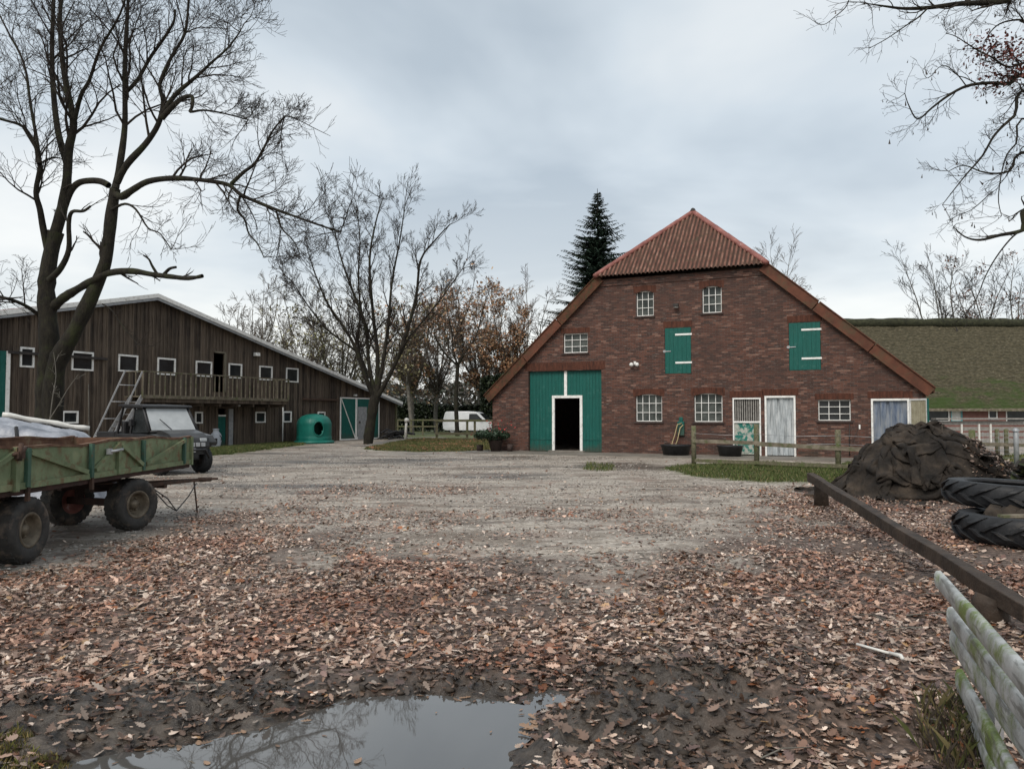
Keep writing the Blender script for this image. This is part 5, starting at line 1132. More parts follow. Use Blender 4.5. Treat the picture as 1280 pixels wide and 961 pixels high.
# ---- hedge and shrubs
def hedge(lab, x0, x1, Y, h_, n, seed, col=((.012, .022, .01), (.03, .045, .018)), th=1.6, cat='hedge', name='hedge', kind=None):
    rg = np.random.default_rng(seed); o = empty(name, ((x0+x1)/2, Y, 0), 0, label=lab, cat=cat); w = (x1-x0)/2
    x = rg.uniform(-w, w, n); hh = h_*(.78+.35*fbm(x*.5+seed, x*0, 4, seed)); z = hh*rg.uniform(0, 1, n)**.7; y = rg.uniform(-th, th, n)*.5*(1-.3*z/h_)
    stamp('foliage', simple, np.stack([x, y, z], 1), rots(rg, n, 1.1), rg.uniform(.14, .30, n), 'leaf_vc', np.array(col)[rg.integers(0, len(col), n)]*rg.uniform(.5, 1.6, (n, 1)), o)
    tb_ = TB()
    for i in range(int(w*3)): xx = rg.uniform(-w, w); tb_.tube([(xx, 0, 0), (xx+rg.normal(0, .3), rg.normal(0, .2), h_*.5), (xx+rg.normal(0, .5), rg.normal(0, .3), h_*.85)], [.05, .03, .01], 4)
    tb_.build('stem', 'twig_dark', o); return o
hedge('dark green hedge behind the white van', -10.8, -1.0, 72, 2.7, 26000, 3)
hedge('dark evergreen shrub against the left of the brick barn behind the vans', -2.7, 1.2, 66, 5.2, 14000, 4, cat='shrub', name='evergreen_shrub', th=2.5)
hedge('long dark hedge beyond the timber barn', -34, -11, 90, 3.5, 20000, 6)
hedge('distant dark hedge beyond the thatched house', 14, 60, 95, 3.6, 20000, 8)
# distant wood closing the horizon all round the view
rg = np.random.default_rng(15); n = 60000; a = rg.uniform(-1.0, 1.0, n); Rr = rg.uniform(170, 200, n); hh = 6+6*fbm(a*14, a*0, 4, 66); z = hh*rg.uniform(0, 1, n)**.8
pos = np.stack([Rr*np.sin(a), Rr*np.cos(a), z], 1)
tag(stamp('distant_wood', simple, pos, rots(rg, n, 1.2), rg.uniform(.7, 1.5, n), 'leaf_vc', np.array([(.06, .055, .045), (.04, .05, .035), (.09, .07, .05)])[rg.integers(0, 3, n)]*rg.uniform(.7, 1.3, (n, 1))), 'low grey-brown wood along the horizon', kind='stuff')

# ================================================================== WHEELS, TRAILER, VEHICLES
def wheel(parent, loc, axis_ang, R_, W_, rimr, name='wheel', rimmat='rim_metal', lugs=30, tyremat='rubber', lug_h=.018):
    """wheel whose axle points along axis_ang (outer face towards +axis)"""
    w_ = empty(name, (0, 0, 0)); w_.location = loc; w_.rotation_euler = (0, 0, axis_ang); w_.parent = parent
    M_ = Matrix.Rotation(R(90), 4, 'Y')         # lathe z axis -> local x
    h = W_/2; mb = MB()
    mb.lathe([(rimr, -h*.72), (rimr+.02, -h*.9), (R_*.80, -h*1.02), (R_*.93, -h*.93), (R_*.985, -h*.7), (R_, -h*.3), (R_, h*.3), (R_*.985, h*.7), (R_*.93, h*.93), (R_*.80, h*1.02), (rimr+.02, h*.9), (rimr, h*.72)], 48, M_)
    for i in range(lugs):
        t = 2*math.pi*i/lugs
        for s_ in (-1, 1):
            Q = Matrix.Rotation(t+(.5*2*math.pi/lugs if s_ > 0 else 0), 4, 'X')
            mb.box(h*.12*s_, h*.76*s_, -.5*R_*math.pi/lugs, .5*R_*math.pi/lugs, R_*.9, R_+lug_h*.12, 0, Q)
        if i % 1 == 0:
            Q = Matrix.Rotation(t, 4, 'X'); mb.box(-h*.10, h*.10, -.6*R_*math.pi/lugs, .6*R_*math.pi/lugs, R_*.97, R_+lug_h*.15, 0, Q)
    mb.build('tyre', tyremat, w_)
    mb = MB(); mb.lathe([(rimr+.018, h*.86), (rimr+.012, h*.93), (rimr-.012, h*.90), (rimr-.03, h*.55), (rimr*.72, h*.22), (rimr*.62, h*.12), (rimr*.42, h*.16), (rimr*.36, h*.40), (rimr*.28, h*.62), (0, h*.64)], 36, M_)
    mb.lathe([(rimr+.018, -h*.86), (rimr-.02, -h*.7), (rimr*.7, -h*.25), (0, -h*.2)], 28, M_)
    for i in range(6):
        t = 2*math.pi*i/6; y, z = rimr*.52*math.cos(t), rimr*.52*math.sin(t); mb.tube([(h*.08, y, z), (h*.30, y, z)], .016, 6)
    mb.build('rim', rimmat, w_); return w_

tr_o = empty('farm_trailer', (-4.9, 9.3, 0), 0, label='worn green flatbed farm trailer with rusty sides and four thick tyres', cat='trailer')
X0, X1 = -1.78, 0.0; Y0, Y1 = -2.9, 2.42; ZB0, ZT = .80, 1.175     # bed in local coordinates
mb = MB(); mb.box(X0+.03, X1-.03, Y0, Y1, ZB0-.03, ZB0+.02); mb.build('bed', 'trailer_rust', tr_o)
def sag(y): return .018*math.sin(y*2.1)+.012*math.sin(y*5.3+1)
def board_y(x, y0, y1, mat, mirror=1, seg=14, name='side_board'):
    vs = []; fs = []; n = seg
    for i in range(n+1):
        y = y0+(y1-y0)*i/n; s_ = sag(y); bx_ = x+mirror*.012*math.sin(y*3.1)
        vs += [(bx_, y, ZB0), (bx_, y, ZT+s_), (bx_-.03*mirror, y, ZT+s_), (bx_-.03*mirror, y, ZB0)]
    for i in range(n):
        for k in range(4): a = i*4+k; b = i*4+(k+1) % 4; fs.append((a, a+4, b+4, b) if mirror > 0 else (a, b, b+4, a+4))
    fs += [(0, 1, 2, 3), tuple(n*4+k for k in (3, 2, 1, 0))]
    mb = MB(); mb.add(vs, fs); o = mb.build(name, mat, tr_o)
    tp_ = MB(); pts = [(x-.015*mirror+mirror*.012*math.sin((y0+(y1-y0)*i/n)*3.1), y0+(y1-y0)*i/n, ZT+sag(y0+(y1-y0)*i/n)+.008) for i in range(n+1)]
    for p, q in zip(pts[:-1], pts[1:]): tp_.bar(p, q, .055, .028)
    tp_.build('top_rim', 'trailer_rust', o)
    bt_ = MB(); bt_.box(x-.03*mirror, x+.03*mirror, y0, y1, ZB0-.035, ZB0+.03); bt_.build('bottom_rim', 'trailer_green', o); return o
PY = lambda px_: 961*4.9/(640-px_)-9.3        # where along the side a thing seen at px_ stands
ys = PY(19)
b1_ = board_y(X1, ys+.03, Y1, 'trailer_green'); b2_ = board_y(X1, Y0, ys-.05, 'trailer_green', seg=6)
board_y(X0, Y0, Y1, 'trailer_rust', -1)
def strut(mb, y, w=.05): mb.box(X1+.012, X1+.05, y-w/2, y+w/2, ZB0-.02, ZT-.005)
for px_ in (33, 113, 178, 229): mb = MB(); strut(mb, PY(px_), .055); mb.build('strut', 'trailer_dark', b1_)
mb = MB(); strut(mb, PY(147), .06); mb.build('strut', 'trailer_green', b1_)
for a, b in (((PY(36), ZT-.05), (PY(108), ZB0+.05)), ((PY(118), ZB0+.06), (PY(146), ZT-.05)), ((PY(150), ZT-.05), (PY(177), ZB0+.05)), ((PY(181), ZB0+.05), (PY(229), ZT-.05))):
    mb = MB(); mb.bar((X1+.028, a[0], a[1]), (X1+.028, b[0], b[1]), .05, .045, up=(1, 0, 0)); mb.build('diagonal_brace', 'trailer_green', b1_)
mb = MB(); mb.bar((X1+.028, PY(15), ZT-.05), (X1+.028, PY(-45), ZB0+.05), .05, .045, up=(1, 0, 0)); mb.build('diagonal_brace', 'trailer_green', b2_)
for y in (ys,):
    mb = MB(); mb.box(X1-.06, X1+.055, y-.04, y+.02, ZB0-.05, ZT+.01); mb.build('corner_post', 'trailer_green', tr_o)
    mb = MB(); mb.tube([(X1+.05, y-.10, ZT-.06), (X1+.09, y-.02, ZT-.04), (X1+.09, y+.05, ZT+.01)], .018, 7); mb.tube([(X1+.08, y-.03, ZT-.12), (X1+.09, y-.03, ZT+.05)], .022, 8); mb.box(X1+.05, X1+.09, y-.07, y+.04, ZT-.10, ZT-.03); mb.build('latch', 'rust_brown', tr_o)
mb = MB(); mb.box(X1-.06, X1+.045, Y1-.03, Y1+.03, ZB0-.05, ZT+.0); mb.build('corner_post', 'trailer_green', tr_o)
mb = MB(); mb.box(X0-.04, X0+.06, Y1-.03, Y1+.03, ZB0-.05, ZT+.0); mb.build('corner_post', 'trailer_rust', tr_o)
mb = MB(); y = PY(135); mb.tube([(X1+.03, y-.06, 1.06), (X1+.10, y, 1.07), (X1+.09, y+.20, 1.08)], .016, 7); mb.box(X1+.03, X1+.07, y-.07, y+.0, 1.03, 1.10); mb.build('catch', 'galvanised', tr_o)
for yy_ in (Y0, Y1):
    mb = MB(); mb.box(X0, X1, yy_-.02, yy_+.02, ZB0, ZT-.01); mb.build('end_board', 'trailer_rust', tr_o)
mb = MB()
for x in (-.50, -1.30): mb.box(x-.05, x+.05, Y0+.05, Y1-.05, .64, ZB0-.032)
k = 0
y = Y0+.2
while y < Y1: mb.box(X0+.05, X1-.02, y-.03, y+.03, .70, ZB0-.033); y += .55
mb.box(X1-.05, X1+.0, Y0, Y1, .71, ZB0-.036); mb.build('chassis', 'chassis', tr_o)
for px_ in (34, 114): mb = MB(); mb.box(X1+.01, X1+.045, PY(px_)-.02, PY(px_)+.02, .64, ZB0+.02); mb.build('hinge', 'rust_brown', tr_o)
# rear axle
RW = .335; ya = -1.42
wheel(tr_o, (-.12, ya, RW), 0, RW, .27, .165); wheel(tr_o, (-1.55, ya, RW), math.pi, RW, .27, .165)
mb = MB(); mb.box(-1.45, -.2, ya-.04, ya+.04, RW-.04, RW+.05)
for x in (-.42, -1.3): mb.add([(x-.04, ya-.28, .66), (x+.04, ya-.28, .66), (x+.04, ya+.28, .66), (x-.04, ya+.28, .66), (x-.04, ya-.06, RW), (x+.04, ya-.06, RW), (x+.04, ya+.06, RW), (x-.04, ya+.06, RW)], [(0, 1, 2, 3), (4, 7, 6, 5), (0, 4, 5, 1), (1, 5, 6, 2), (2, 6, 7, 3), (3, 7, 4, 0)])
mb.build('rear_axle', 'chassis', tr_o)
# front axle, turned to the right, with its drawbar
fa = R(-22); fc = np.array([-.72, 1.12]); ca, sa = math.cos(fa), math.sin(fa)
def fl(x, y): return (fc[0]+x*ca-y*sa, fc[1]+x*sa+y*ca)
a = fl(.66, 0); wheel(tr_o, (a[0], a[1], RW), fa, RW, .27, .165)
a = fl(-.52, 0); wheel(tr_o, (a[0], a[1], RW), fa+math.pi, RW, .27, .165, rimmat='ridge_red')
MF = Matrix.Translation((fc[0], fc[1], 0)) @ Matrix.Rotation(fa, 4, 'Z'); mb = MB()
mb.box(-.55, .55, -.04, .04, RW-.04, RW+.05, 0, MF); mb.lathe([(.0, .60), (.30, .60), (.32, .63), (0, .635)], 28, MF)
for x in (-.3, .3): mb.box(x-.04, x+.04, -.3, .3, .50, .58, 0, MF); mb.box(x-.03, x+.03, -.05, .05, RW, .52, 0, MF)
mb.build('front_axle', 'chassis', tr_o)
D0 = [tuple(MF @ Vector((x, .25, .52))) for x in (-.32, .32)]; D1 = tuple(MF @ Vector((.10, 1.75, .50))); mb = MB()
for d in D0: mb.bar(d, D1, .04, .05)
mb.bar(tuple(MF @ Vector((-.18, .95, .47))), tuple(MF @ Vector((.26, .95, .47))), .05, .05)
mb.tube([D1, tuple(MF @ Vector((.10, 2.0, .49)))], .035, 8)
pts = [tuple(MF @ Vector((.10+.06*math.cos(t), 2.06+.06*math.sin(t), .49))) for t in np.linspace(0, 6.283, 14)]; mb.tube(pts, .018, 6, cap=False)
mb.tube([tuple(MF @ Vector((.10, 1.65, .50))), tuple(MF @ Vector((.13, 1.7, .0)))], .012, 7); mb.build('drawbar', 'rust_brown', tr_o)
mb = MB()
for q_ in (0, 1): mb.tube([tuple(MF @ Vector((.34+.05*q_, .5, .56))), tuple(MF @ Vector((.45, .8, .32-.1*q_))), tuple(MF @ Vector((.42, 1.0, .12))), tuple(MF @ Vector((.35, 1.3, .30))), tuple(MF @ Vector((.2, 1.6, .46)))], .009, 5)
mb.build('hose', 'black_plastic', tr_o)

# tarpaulin-covered stack behind the trailer
hc = empty('covered_stack', (-9.0, 13.6, 0), R(8), label='stack under a grey tarpaulin behind the green trailer', cat='covered stack')
nx_, ny_ = 90, 50; vs = []; fs = []
for j in range(ny_+1):
    for i in range(nx_+1):
        a = -1+2*i/nx_; b = -1+2*j/ny_; m_ = max(abs(a), abs(b)); edge = sstep(1.0, .62, m_)
        top = .98+.36*max(0., 1-abs(a+.05)*.95)+.10*(1-abs(b)); f_ = float(fbm(np.array(a*4+3), np.array(b*3), 4, 8)); rid = abs(math.sin(a*9+b*4+f_*6))
        z = top*(edge**.55)+(.035*rid**3+.05*(f_-.5))*(edge > 0.02); vs.append((a*1.75+.04*f_*b, b*1.0+.06*f_, max(.0, z) if m_ < .999 else -.02))
for j in range(ny_):
    for i in range(nx_): q = j*(nx_+1)+i; fs.append((q, q+1, q+nx_+2, q+nx_+1))
mb = MB(); mb.add(vs, fs, 0, True); mb.build('tarpaulin', 'tarp', hc)
mb = MB(); mb.tube([(.75, -.93, .2), (.65, -.85, .9), (.5, -.6, 1.3)], .03, 5); mb.build('tie_strap', 'black_plastic', hc)
a = P(3, 518, 13.0); b = P(112, 536, 13.6); mb = MB(); pts = [a+(b-a)*t+np.array([0, 0, .008*math.sin(t*14)]) for t in np.linspace(0, 1, 14)]; mb.tube(pts, [.04+.006*math.sin(i*1.7) for i in range(14)], 9)
o = mb.build('wrapped_pole', 'tarp_white'); tag(o, 'long white sheeting-wrapped pole lying on the grey tarpaulin', 'pole')

# utility vehicle
def utv():
    p = P(212, 560, 20.2); hd = math.atan2(-.56, .83); o = empty('utility_vehicle', (p[0]-.42*.83, p[1]+.42*.56, 0), hd, label='black open utility vehicle with a windscreen behind the green trailer', cat='utility vehicle')
    # local x forward, y left; front axle x=.95, rear x=-1.05
    Rw = .34
    for x in (.95, -1.05):
        for s_ in (1, -1): wheel(o, (x, s_*.58, Rw), math.pi/2*s_, Rw, .26, .17, rimmat='dark_metal', lugs=22, tyremat='rubber_black', lug_h=.04)
    mb = MB(); mb.box(-1.5, 1.15, -.40, .40, .34, .52); mb.box(-1.0, .55, -.72, .72, .40, .56); mb.build('chassis', 'black_plastic', o, bevel=.02)
    mb = MB(); hood = [(.55, .62), (.58, 1.10), (.80, 1.12), (1.15, 1.04), (1.38, .90), (1.42, .66), (1.30, .58)]
    mb.prism(hood, -.50, .50); mb.build('hood', 'utv_hood', o, bevel=.05)
    mb = MB()
    for s_ in (-1, 1):
        arc = [(.50, .62), (.55, .98), (.78, 1.03), (1.15, .97), (1.36, .80), (1.32, .70), (1.22, .74), (1.1, .82), (.82, .82), (.64, .62)]
        mb.prism(arc, s_*.50, s_*.76)
    mb.build('front_wing', 'utv_hood', o, bevel=.02)
    mb = MB()
    for s_ in (-1, 1): mb.box(1.30, 1.40, s_*.34-.10, s_*.34+.10, .82, .91)
    mb.build('headlight', 'windscreen', o, bevel=.02)
    mb = MB(); mb.box(1.38, 1.46, -.42, .42, .50, .66); mb.tube([(1.48, -.45, .40), (1.52, -.3, .62), (1.52, .3, .62), (1.48, .45, .40)], .03, 8); mb.box(1.46, 1.56, -.07, .07, .42, .50); mb.build('bumper', 'black_plastic', o)
    mb = MB(); mb.box(1.42, 1.50, -.05, .05, .56, .66); mb.build('winch_hook', 'galvanised', o)
    # cage
    mb = MB(); A = {}
    for s_ in (-1, 1):
        pts = [(.62, s_*.68, 1.08), (.22, s_*.62, 1.70), (-.72, s_*.62, 1.72), (-.92, s_*.68, .95), (-.92, s_*.68, .55)]; mb.tube(pts, .035, 8)
        mb.tube([(-.15, s_*.63, 1.70), (-.25, s_*.68, 1.1), (-.25, s_*.68, .55)], .028, 8)
    for x, z, w_ in ((.62, 1.08, .68), (.22, 1.70, .62), (-.72, 1.72, .62), (-.92, 1.0, .68)): mb.tube([(x, -w_, z), (x, w_, z)], .032, 8)
    mb.build('roll_cage', 'black_plastic', o)
    mb = MB(); mb.prism([(.34, 1.70), (.30, 1.76), (-.80, 1.80), (-.86, 1.74)], -.70, .70); mb.build('roof', 'black_plastic', o, bevel=.025)
    mb = MB(); mb.add([(.615, -.62, 1.12), (.615, .62, 1.12), (.245, .57, 1.68), (.245, -.57, 1.68), (.600, -.62, 1.115), (.600, .62, 1.115), (.23, .57, 1.675), (.23, -.57, 1.675)], [(0, 1, 2, 3), (7, 6, 5, 4), (0, 4, 5, 1), (1, 5, 6, 2), (2, 6, 7, 3), (3, 7, 4, 0)]); mb.build('windscreen', 'windscreen', o)
    mb = MB(); mb.box(-.90, .55, -.70, -.66, .55, 1.02); mb.box(-.90, .55, .66, .70, .55, 1.02); mb.build('door', 'black_plastic', o, bevel=.02)
    for s_ in (-1, 1):
        mb = MB(); mb.add([(-.22, s_*.655, 1.04), (.56, s_*.675, 1.06), (.24, s_*.62, 1.66), (-.14, s_*.62, 1.66)], [(0, 1, 2, 3), (3, 2, 1, 0)][:1] if s_ < 0 else [(3, 2, 1, 0)]); mb.build('side_window', 'glass_dark', o)
    mb = MB()
    for k in range(5): mb.box(1.425, 1.45, -.36+.15*k, -.25+.15*k, .70, .80)
    mb.build('grille', 'galvanised', o); mb = MB(); mb.tube([(.66, -.1, 1.13), (.50, -.34, 1.40)], .012, 5); mb.build('wiper', 'black_plastic', o)
    mb = MB(); mb.box(-.75, -.25, -.6, .6, .62, .82); mb.box(-.88, -.72, -.6, .6, .80, 1.35); mb.build('seat', 'black_plastic', o, bevel=.05)
    mb = MB(); pts = [(.18+.05*math.cos(t)*0-.06*math.sin(t), .32+.17*math.cos(t), 1.12+.16*math.sin(t)) for t in np.linspace(0, 6.283, 18)]; mb.tube(pts, .018, 6, cap=False); mb.tube([(.18, .32, 1.12), (.5, .32, .95)], .02, 6); mb.build('steering_wheel', 'black_plastic', o)
    mb = MB(); mb.box(-1.85, -.98, -.70, .70, .74, .80); mb.box(-1.85, -.98, -.72, -.68, .78, 1.06); mb.box(-1.85, -.98, .68, .72, .78, 1.06); mb.box(-1.87, -1.83, -.70, .70, .78, 1.06); mb.box(-1.0, -.96, -.70, .70, .78, 1.06); mb.build('cargo_bed', 'black_plastic', o, bevel=.012)
    mb = MB(); mb.box(-.16, -.06, -.80, -.68, 1.22, 1.40); mb.build('mirror', 'black_plastic', o, bevel=.02)
utv()

def van(name, x, y, yaw, lab, cat, paint, s=1.0, prof=None, winpoly=None):
    o = empty(name, (x, y, 0), yaw, label=lab, cat=cat)
    prof = [(-2.15, .42), (-2.18, .85), (-2.12, 1.30), (-2.02, 1.72), (-1.9, 1.81), (-.4, 1.83), (.55, 1.78), (.85, 1.66), (1.45, 1.12), (1.95, .98), (2.16, .78), (2.2, .45), (1.9, .28), (-1.95, .28)]
    n = len(prof); vs = []; fs = []
    lay = [(-.86, 0.0), (-.89, .0), (.89, 0.0), (.86, 0)]
    def wy(z, s_): return s_*(.89-.16*max(0, (z-.95)/.9)**1.3)
    for s_ in (-1, 1): vs += [(px_, wy(pz, s_), pz) for px_, pz in prof]
    fs = [(i, (i+1) % n, (i+1) % n+n, i+n) for i in range(n)]+[tuple(range(n-1, -1, -1)), tuple(range(n, 2*n))]
    mb = MB(); mb.add(vs, fs); mb.build('body', paint, o, bevel=.05)
    gl = MB()
    for s_ in (-1, 1):
        for pl in ([(.05, 1.08), (.05, 1.62), (.68, 1.62), (1.22, 1.10)],):
            v = [(a, wy(b, s_)+s_*.006, b) for a, b in pl]; gl.add(v, [(0, 1, 2, 3) if s_ > 0 else (3, 2, 1, 0)])
    gl.build('side_window', 'glass_dark', o)
    gl = MB(); gl.add([(.875, -.66, 1.66), (.875, .66, 1.66), (1.46, .78, 1.14), (1.46, -.78, 1.14)], [(0, 3, 2, 1)]); gl.build('windscreen', 'glass_dark', o)
    for xx_ in (-1.35, 1.35):
        for s_ in (-1, 1): wheel(o, (xx_, s_*.76, .31), math.pi/2*s_, .31, .20, .19, rimmat='galvanised', lugs=16, tyremat='rubber_black', lug_h=.005)
    mb = MB()
    for s_ in (-1, 1): mb.box(2.05, 2.17, s_*.68-.16, s_*.68+.16, .74, .90)
    mb.build('headlight', 'windscreen', o, bevel=.02)
    mb = MB(); mb.box(1.95, 2.22, -.85, .85, .34, .52); mb.build('bumper', 'black_plastic', o, bevel=.03)
    mb = MB()
    for s_ in (-1, 1): mb.box(1.0, 1.12, s_*.98-.09, s_*.98+.09, 1.10, 1.28)
    mb.build('mirror', 'black_plastic', o, bevel=.03)
    return o
p = P(589, 520, 62); van('delivery_van', p[0], 62.5, R(-14), 'white panel van parked behind the wooden fence', 'van', 'van_white')
p = P(618, 520, 66); van('parked_car', p[0], 68, R(-30), 'grey car half hidden by the brick barn beyond the white van', 'car', 'car_grey')

# ================================================================== FENCES AND POSTS
def post(mb, x, y, z, r=.06, mi=0, square=False, lean=(0, 0)):
    if square: mb.bar((x, y, -.1), (x+lean[0], y+lean[1], z), r*2, r*2, mi)
    else: mb.tube([(x, y, -.1), (x+lean[0], y+lean[1], z-.01), (x+lean[0], y+lean[1], z)], [r, r, r*.8], 9, mi)
# paddock fence before the brick barn
pf = empty('paddock_fence', tuple(G(946, 583)), 0, label='weathered wooden post and rail fence before the brick stable doors', cat='fence'); pf.location = (0, 0, 0)
pts = [G(867.5, 580.5), G(946, 583.5), G(1048, 588), G(1150, 592), G(1216, 595)]; tops = [532, 530, 537, 537, 537]
for p, ty in zip(pts, tops):
    h = P(proj(*p)[0], ty, p[1])[2]; mb = MB(); post(mb, p[0], p[1], h, .075, square=False); mb.build('post', 'old_wood', pf)
for a, b, za, zb, th in ((0, 1, (868, 551), (946, 553.5), .11), (1, 2, (946, 554.5), (1048, 560), .12), (2, 3, (1048, 560), (1100, 566), .12), (3, 4, (1150, 565), (1216, 568), .12)):
    A, B2 = pts[a].copy(), pts[b].copy(); A[2] = P(*za, A[1])[2]; B2[2] = P(*zb, B2[1])[2]; A[1] -= .09; B2[1] -= .09; mb = MB(); mb.bar(A-(B2-A)*.03, B2+(B2-A)*.02, .045, th); mb.build('rail', 'rail_wood', pf)
for a, b in ((0, 1), (1, 2), (2, 3)):
    A, B2 = pts[a].copy(), pts[b].copy(); mb = MB(); A[1] -= .1; B2[1] -= .1; mb.bar((A[0], A[1], .13), (B2[0], B2[1], .13), .04, .10); mb.build('low_board', 'old_wood', pf)
mb = MB()
for zz_ in (.95, .72):
    for a, b in ((0, 1), (1, 2), (2, 3), (3, 4)):
        A, B2 = pts[a], pts[b]; mb.tube([(A[0], A[1]-.08, zz_), ((A[0]+B2[0])/2, (A[1]+B2[1])/2-.08, zz_-.04), (B2[0], B2[1]-.08, zz_)], .006, 4)
mb.build('wire', 'galvanised', pf)
# straw litter by door
p = BRF.w(6.6, -1.5, .03)
# middle rail fence
mf = empty('rail_fence', (0, 0, 0), 0, label='grey wooden two-rail fence in front of the white van', cat='fence')
Yf = 48.; xs_ = [P(a, 540, Yf)[0] for a in (546, 584, 593.5, 616)]
for x in xs_: mb = MB(); post(mb, x, Yf, 1.22, .07, square=True); mb.build('post', 'old_wood', mf)
for z, t_, y in ((1.17, .14, Yf-.1), (.36, .16, Yf-.1)): mb = MB(); mb.box(xs_[0]-.1, xs_[-1]+.2, y-.025, y+.025, z-t_/2, z+t_/2); mb.build('rail', 'old_wood', mf)
mb = MB(); mb.box(xs_[0]+.2, xs_[-1], Yf-1.3, Yf-1.2, -.02, .12); o = mb.build('timber_edging', 'old_wood'); tag(o, 'low timber edging lying in the grass before the middle fence', 'timber')
lf_ = empty('rail_fence', (0, 0, 0), 0, label='thin dark fence before the hedge left of the van', cat='fence'); Yf = 57.
for a in (497, 514, 528.5, 546): x = P(a, 540, Yf)[0]; mb = MB(); post(mb, x, Yf, 1.2, .06, square=True); mb.build('post', 'old_wood', lf_)
for z in (1.15, .68): mb = MB(); mb.box(P(496, 5, Yf)[0], P(549, 5, Yf)[0], Yf-.09, Yf-.055, z-.05, z+.05); mb.build('rail', 'old_wood', lf_)
# white standpipe post
p = P(507, 540, 46); mb = MB(); mb.tube([(0, 0, -.05), (.02, 0, .75), (.05, 0, 1.12)], [.09, .075, .07], 10); mb.lathe([(0, 0), (.13, .02), (.15, .14), (.10, .24), (0, .27)], 14, Matrix.Translation((.06, 0, 1.08))); o = mb.build('white_post', 'pole_white', loc=(p[0], 46, 0)); tag(o, 'white round-topped post at the end of the timber barn', 'post')
# galvanised and wooden posts behind the heap
for px_, pb, pt, r_, m_, nm, lab in ((1271, 588, 538, .06, 'grey_metal', 'steel_post', 'grey galvanised steel post with a cap behind the dark heap'), (1247, 572, 536, .07, 'old_wood', 'fence_post', 'mossy wooden post left of the two behind the heap'), (1258.5, 572, 536, .075, 'old_wood', 'fence_post', 'mossy wooden post next to the grey steel post')):
    p = G(px_, pb); h = P(px_, pt, p[1])[2]; mb = MB(); mb.tube([(0, 0, -.1), (0, 0, h-.03), (0, 0, h)], [r_, r_, r_*.7], 12)
    if m_ == 'grey_metal': mb.lathe([(r_*1.5, 0), (r_*1.5, .03), (r_*.5, .09), (0, .10)], 12, Matrix.Translation((0, 0, h-.02)))
    o = mb.build(nm, m_, loc=(p[0], p[1], 0)); tag(o, lab, 'post', 'posts behind the dark heap' if nm == 'fence_post' else None)
# wire mesh panel hung on the steel post
p = G(1271, 588); wf = empty('wire_fence', (p[0], p[1], 0), 0, label='thin wire mesh fence running off right from the grey steel post', cat='fence'); mb = MB()
for i in range(9): mb.tube([(-.9+0*i, .0, .12+.11*i), (3, .4, .12+.11*i)], .004, 3)
for i in range(26): mb.tube([(-.9+.15*i, .4*(.15*i)/3.9, .1), (-.9+.15*i, .4*(.15*i)/3.9, 1.05)], .004, 3)
mb.build('wire_mesh', 'galvanised', wf)
mb = MB(); mb.bar((-.95, .0, .72), (2.5, .3, .62), .05, .09); mb.build('rail', 'rail_wood', wf)

# ================================================================== HEAP, TYRES, BEAM, GUARD RAILS
def drape(nx, ny, cx, cy, w, h, ang, comp, Hf, seed, iters=260):
    """let a slack sheet, gathered to a fraction of its size, settle over the ground shape Hf(x, y); returns its vertices"""
    rs = np.random.default_rng(seed); U, V_ = np.meshgrid(np.linspace(-w/2, w/2, nx), np.linspace(-h/2, h/2, ny)); sp = w/(nx-1)
    # gathered more along one way than the other, and twisted
    wx = (fbm(U*.8+seed, V_*.8, 3, seed)-.5)*w*.22; wy = (fbm(U*.8, V_*.8+seed, 3, seed+5)-.5)*h*.22; x = (U+wx)*comp[0]; y = (V_+wy)*comp[1]; c, s_ = math.cos(ang), math.sin(ang)
    p = np.stack([cx+c*x-s_*y, cy+s_*x+c*y, np.zeros_like(x)], -1); p[..., 2] = Hf(p[..., 0], p[..., 1])+.12+.34*fbm(U*2.4, V_*1.3, 3, seed+9)+rs.normal(0, .004, x.shape)
    q = p.copy(); L2 = sp*1.41421
    def con(a, b, L_, k):
        d = p[b]-p[a]; l = np.sqrt((d*d).sum(-1, keepdims=True))+1e-9; m_ = d*(k*.5*(l-L_)/l); p[a] += m_; p[b] -= m_
    S = slice; cons = []
    for o in (0, 1):
        n1 = (nx-1-o)//2; cons.append(((S(None), S(o, o+2*n1, 2)), (S(None), S(o+1, o+1+2*n1, 2)), sp, .9))
        n2 = (ny-1-o)//2; cons.append(((S(o, o+2*n2, 2), S(None)), (S(o+1, o+1+2*n2, 2), S(None)), sp, .9))
        for dx_ in (0, 1):
            a = (S(o, o+2*n2, 2), S(0, nx-1)); b = (S(o+1, o+1+2*n2, 2), S(1, nx))
            a = (S(o, o+2*n2, 2), S(dx_, dx_+2*((nx-1-dx_)//2), 2)); b = (S(o+1, o+1+2*n2, 2), S(dx_+1, dx_+1+2*((nx-1-dx_)//2), 2)); cons.append((a, b, L2, .5)); 
            a2 = (a[0], b[1]); b2 = (b[0], a[1]); cons.append((a2, b2, L2, .5))
    bend = []
    for st, kb in ((2, .5), (5, .28)):
        for o in range(st*2):
            if o >= st: continue
            for par in (0, 1):
                ia = np.arange(o+par*st, nx-st, 2*st); bend.append(((S(None), ia), (S(None), ia+st), sp*st, kb)); ib = np.arange(o+par*st, ny-st, 2*st); bend.append(((ib, S(None)), (ib+st, S(None)), sp*st, kb))
    for it in range(iters):
        v = (p-q)*.93; q = p.copy(); p += v; p[..., 2] -= .0008
        for a, b, L_, k in cons: con(a, b, L_, k)
        if it % 2 == 0:
            for a, b, L_, k in bend: con(a, b, L_, k)
        g_ = Hf(p[..., 0], p[..., 1]) if it % 4 == 0 else g_; low = p[..., 2] < g_+.012; p[..., 2] = np.where(low, g_+.012, p[..., 2])
        f_ = low[..., None]*np.array([.55, .55, 0]); p += (q-p)*f_
    return p
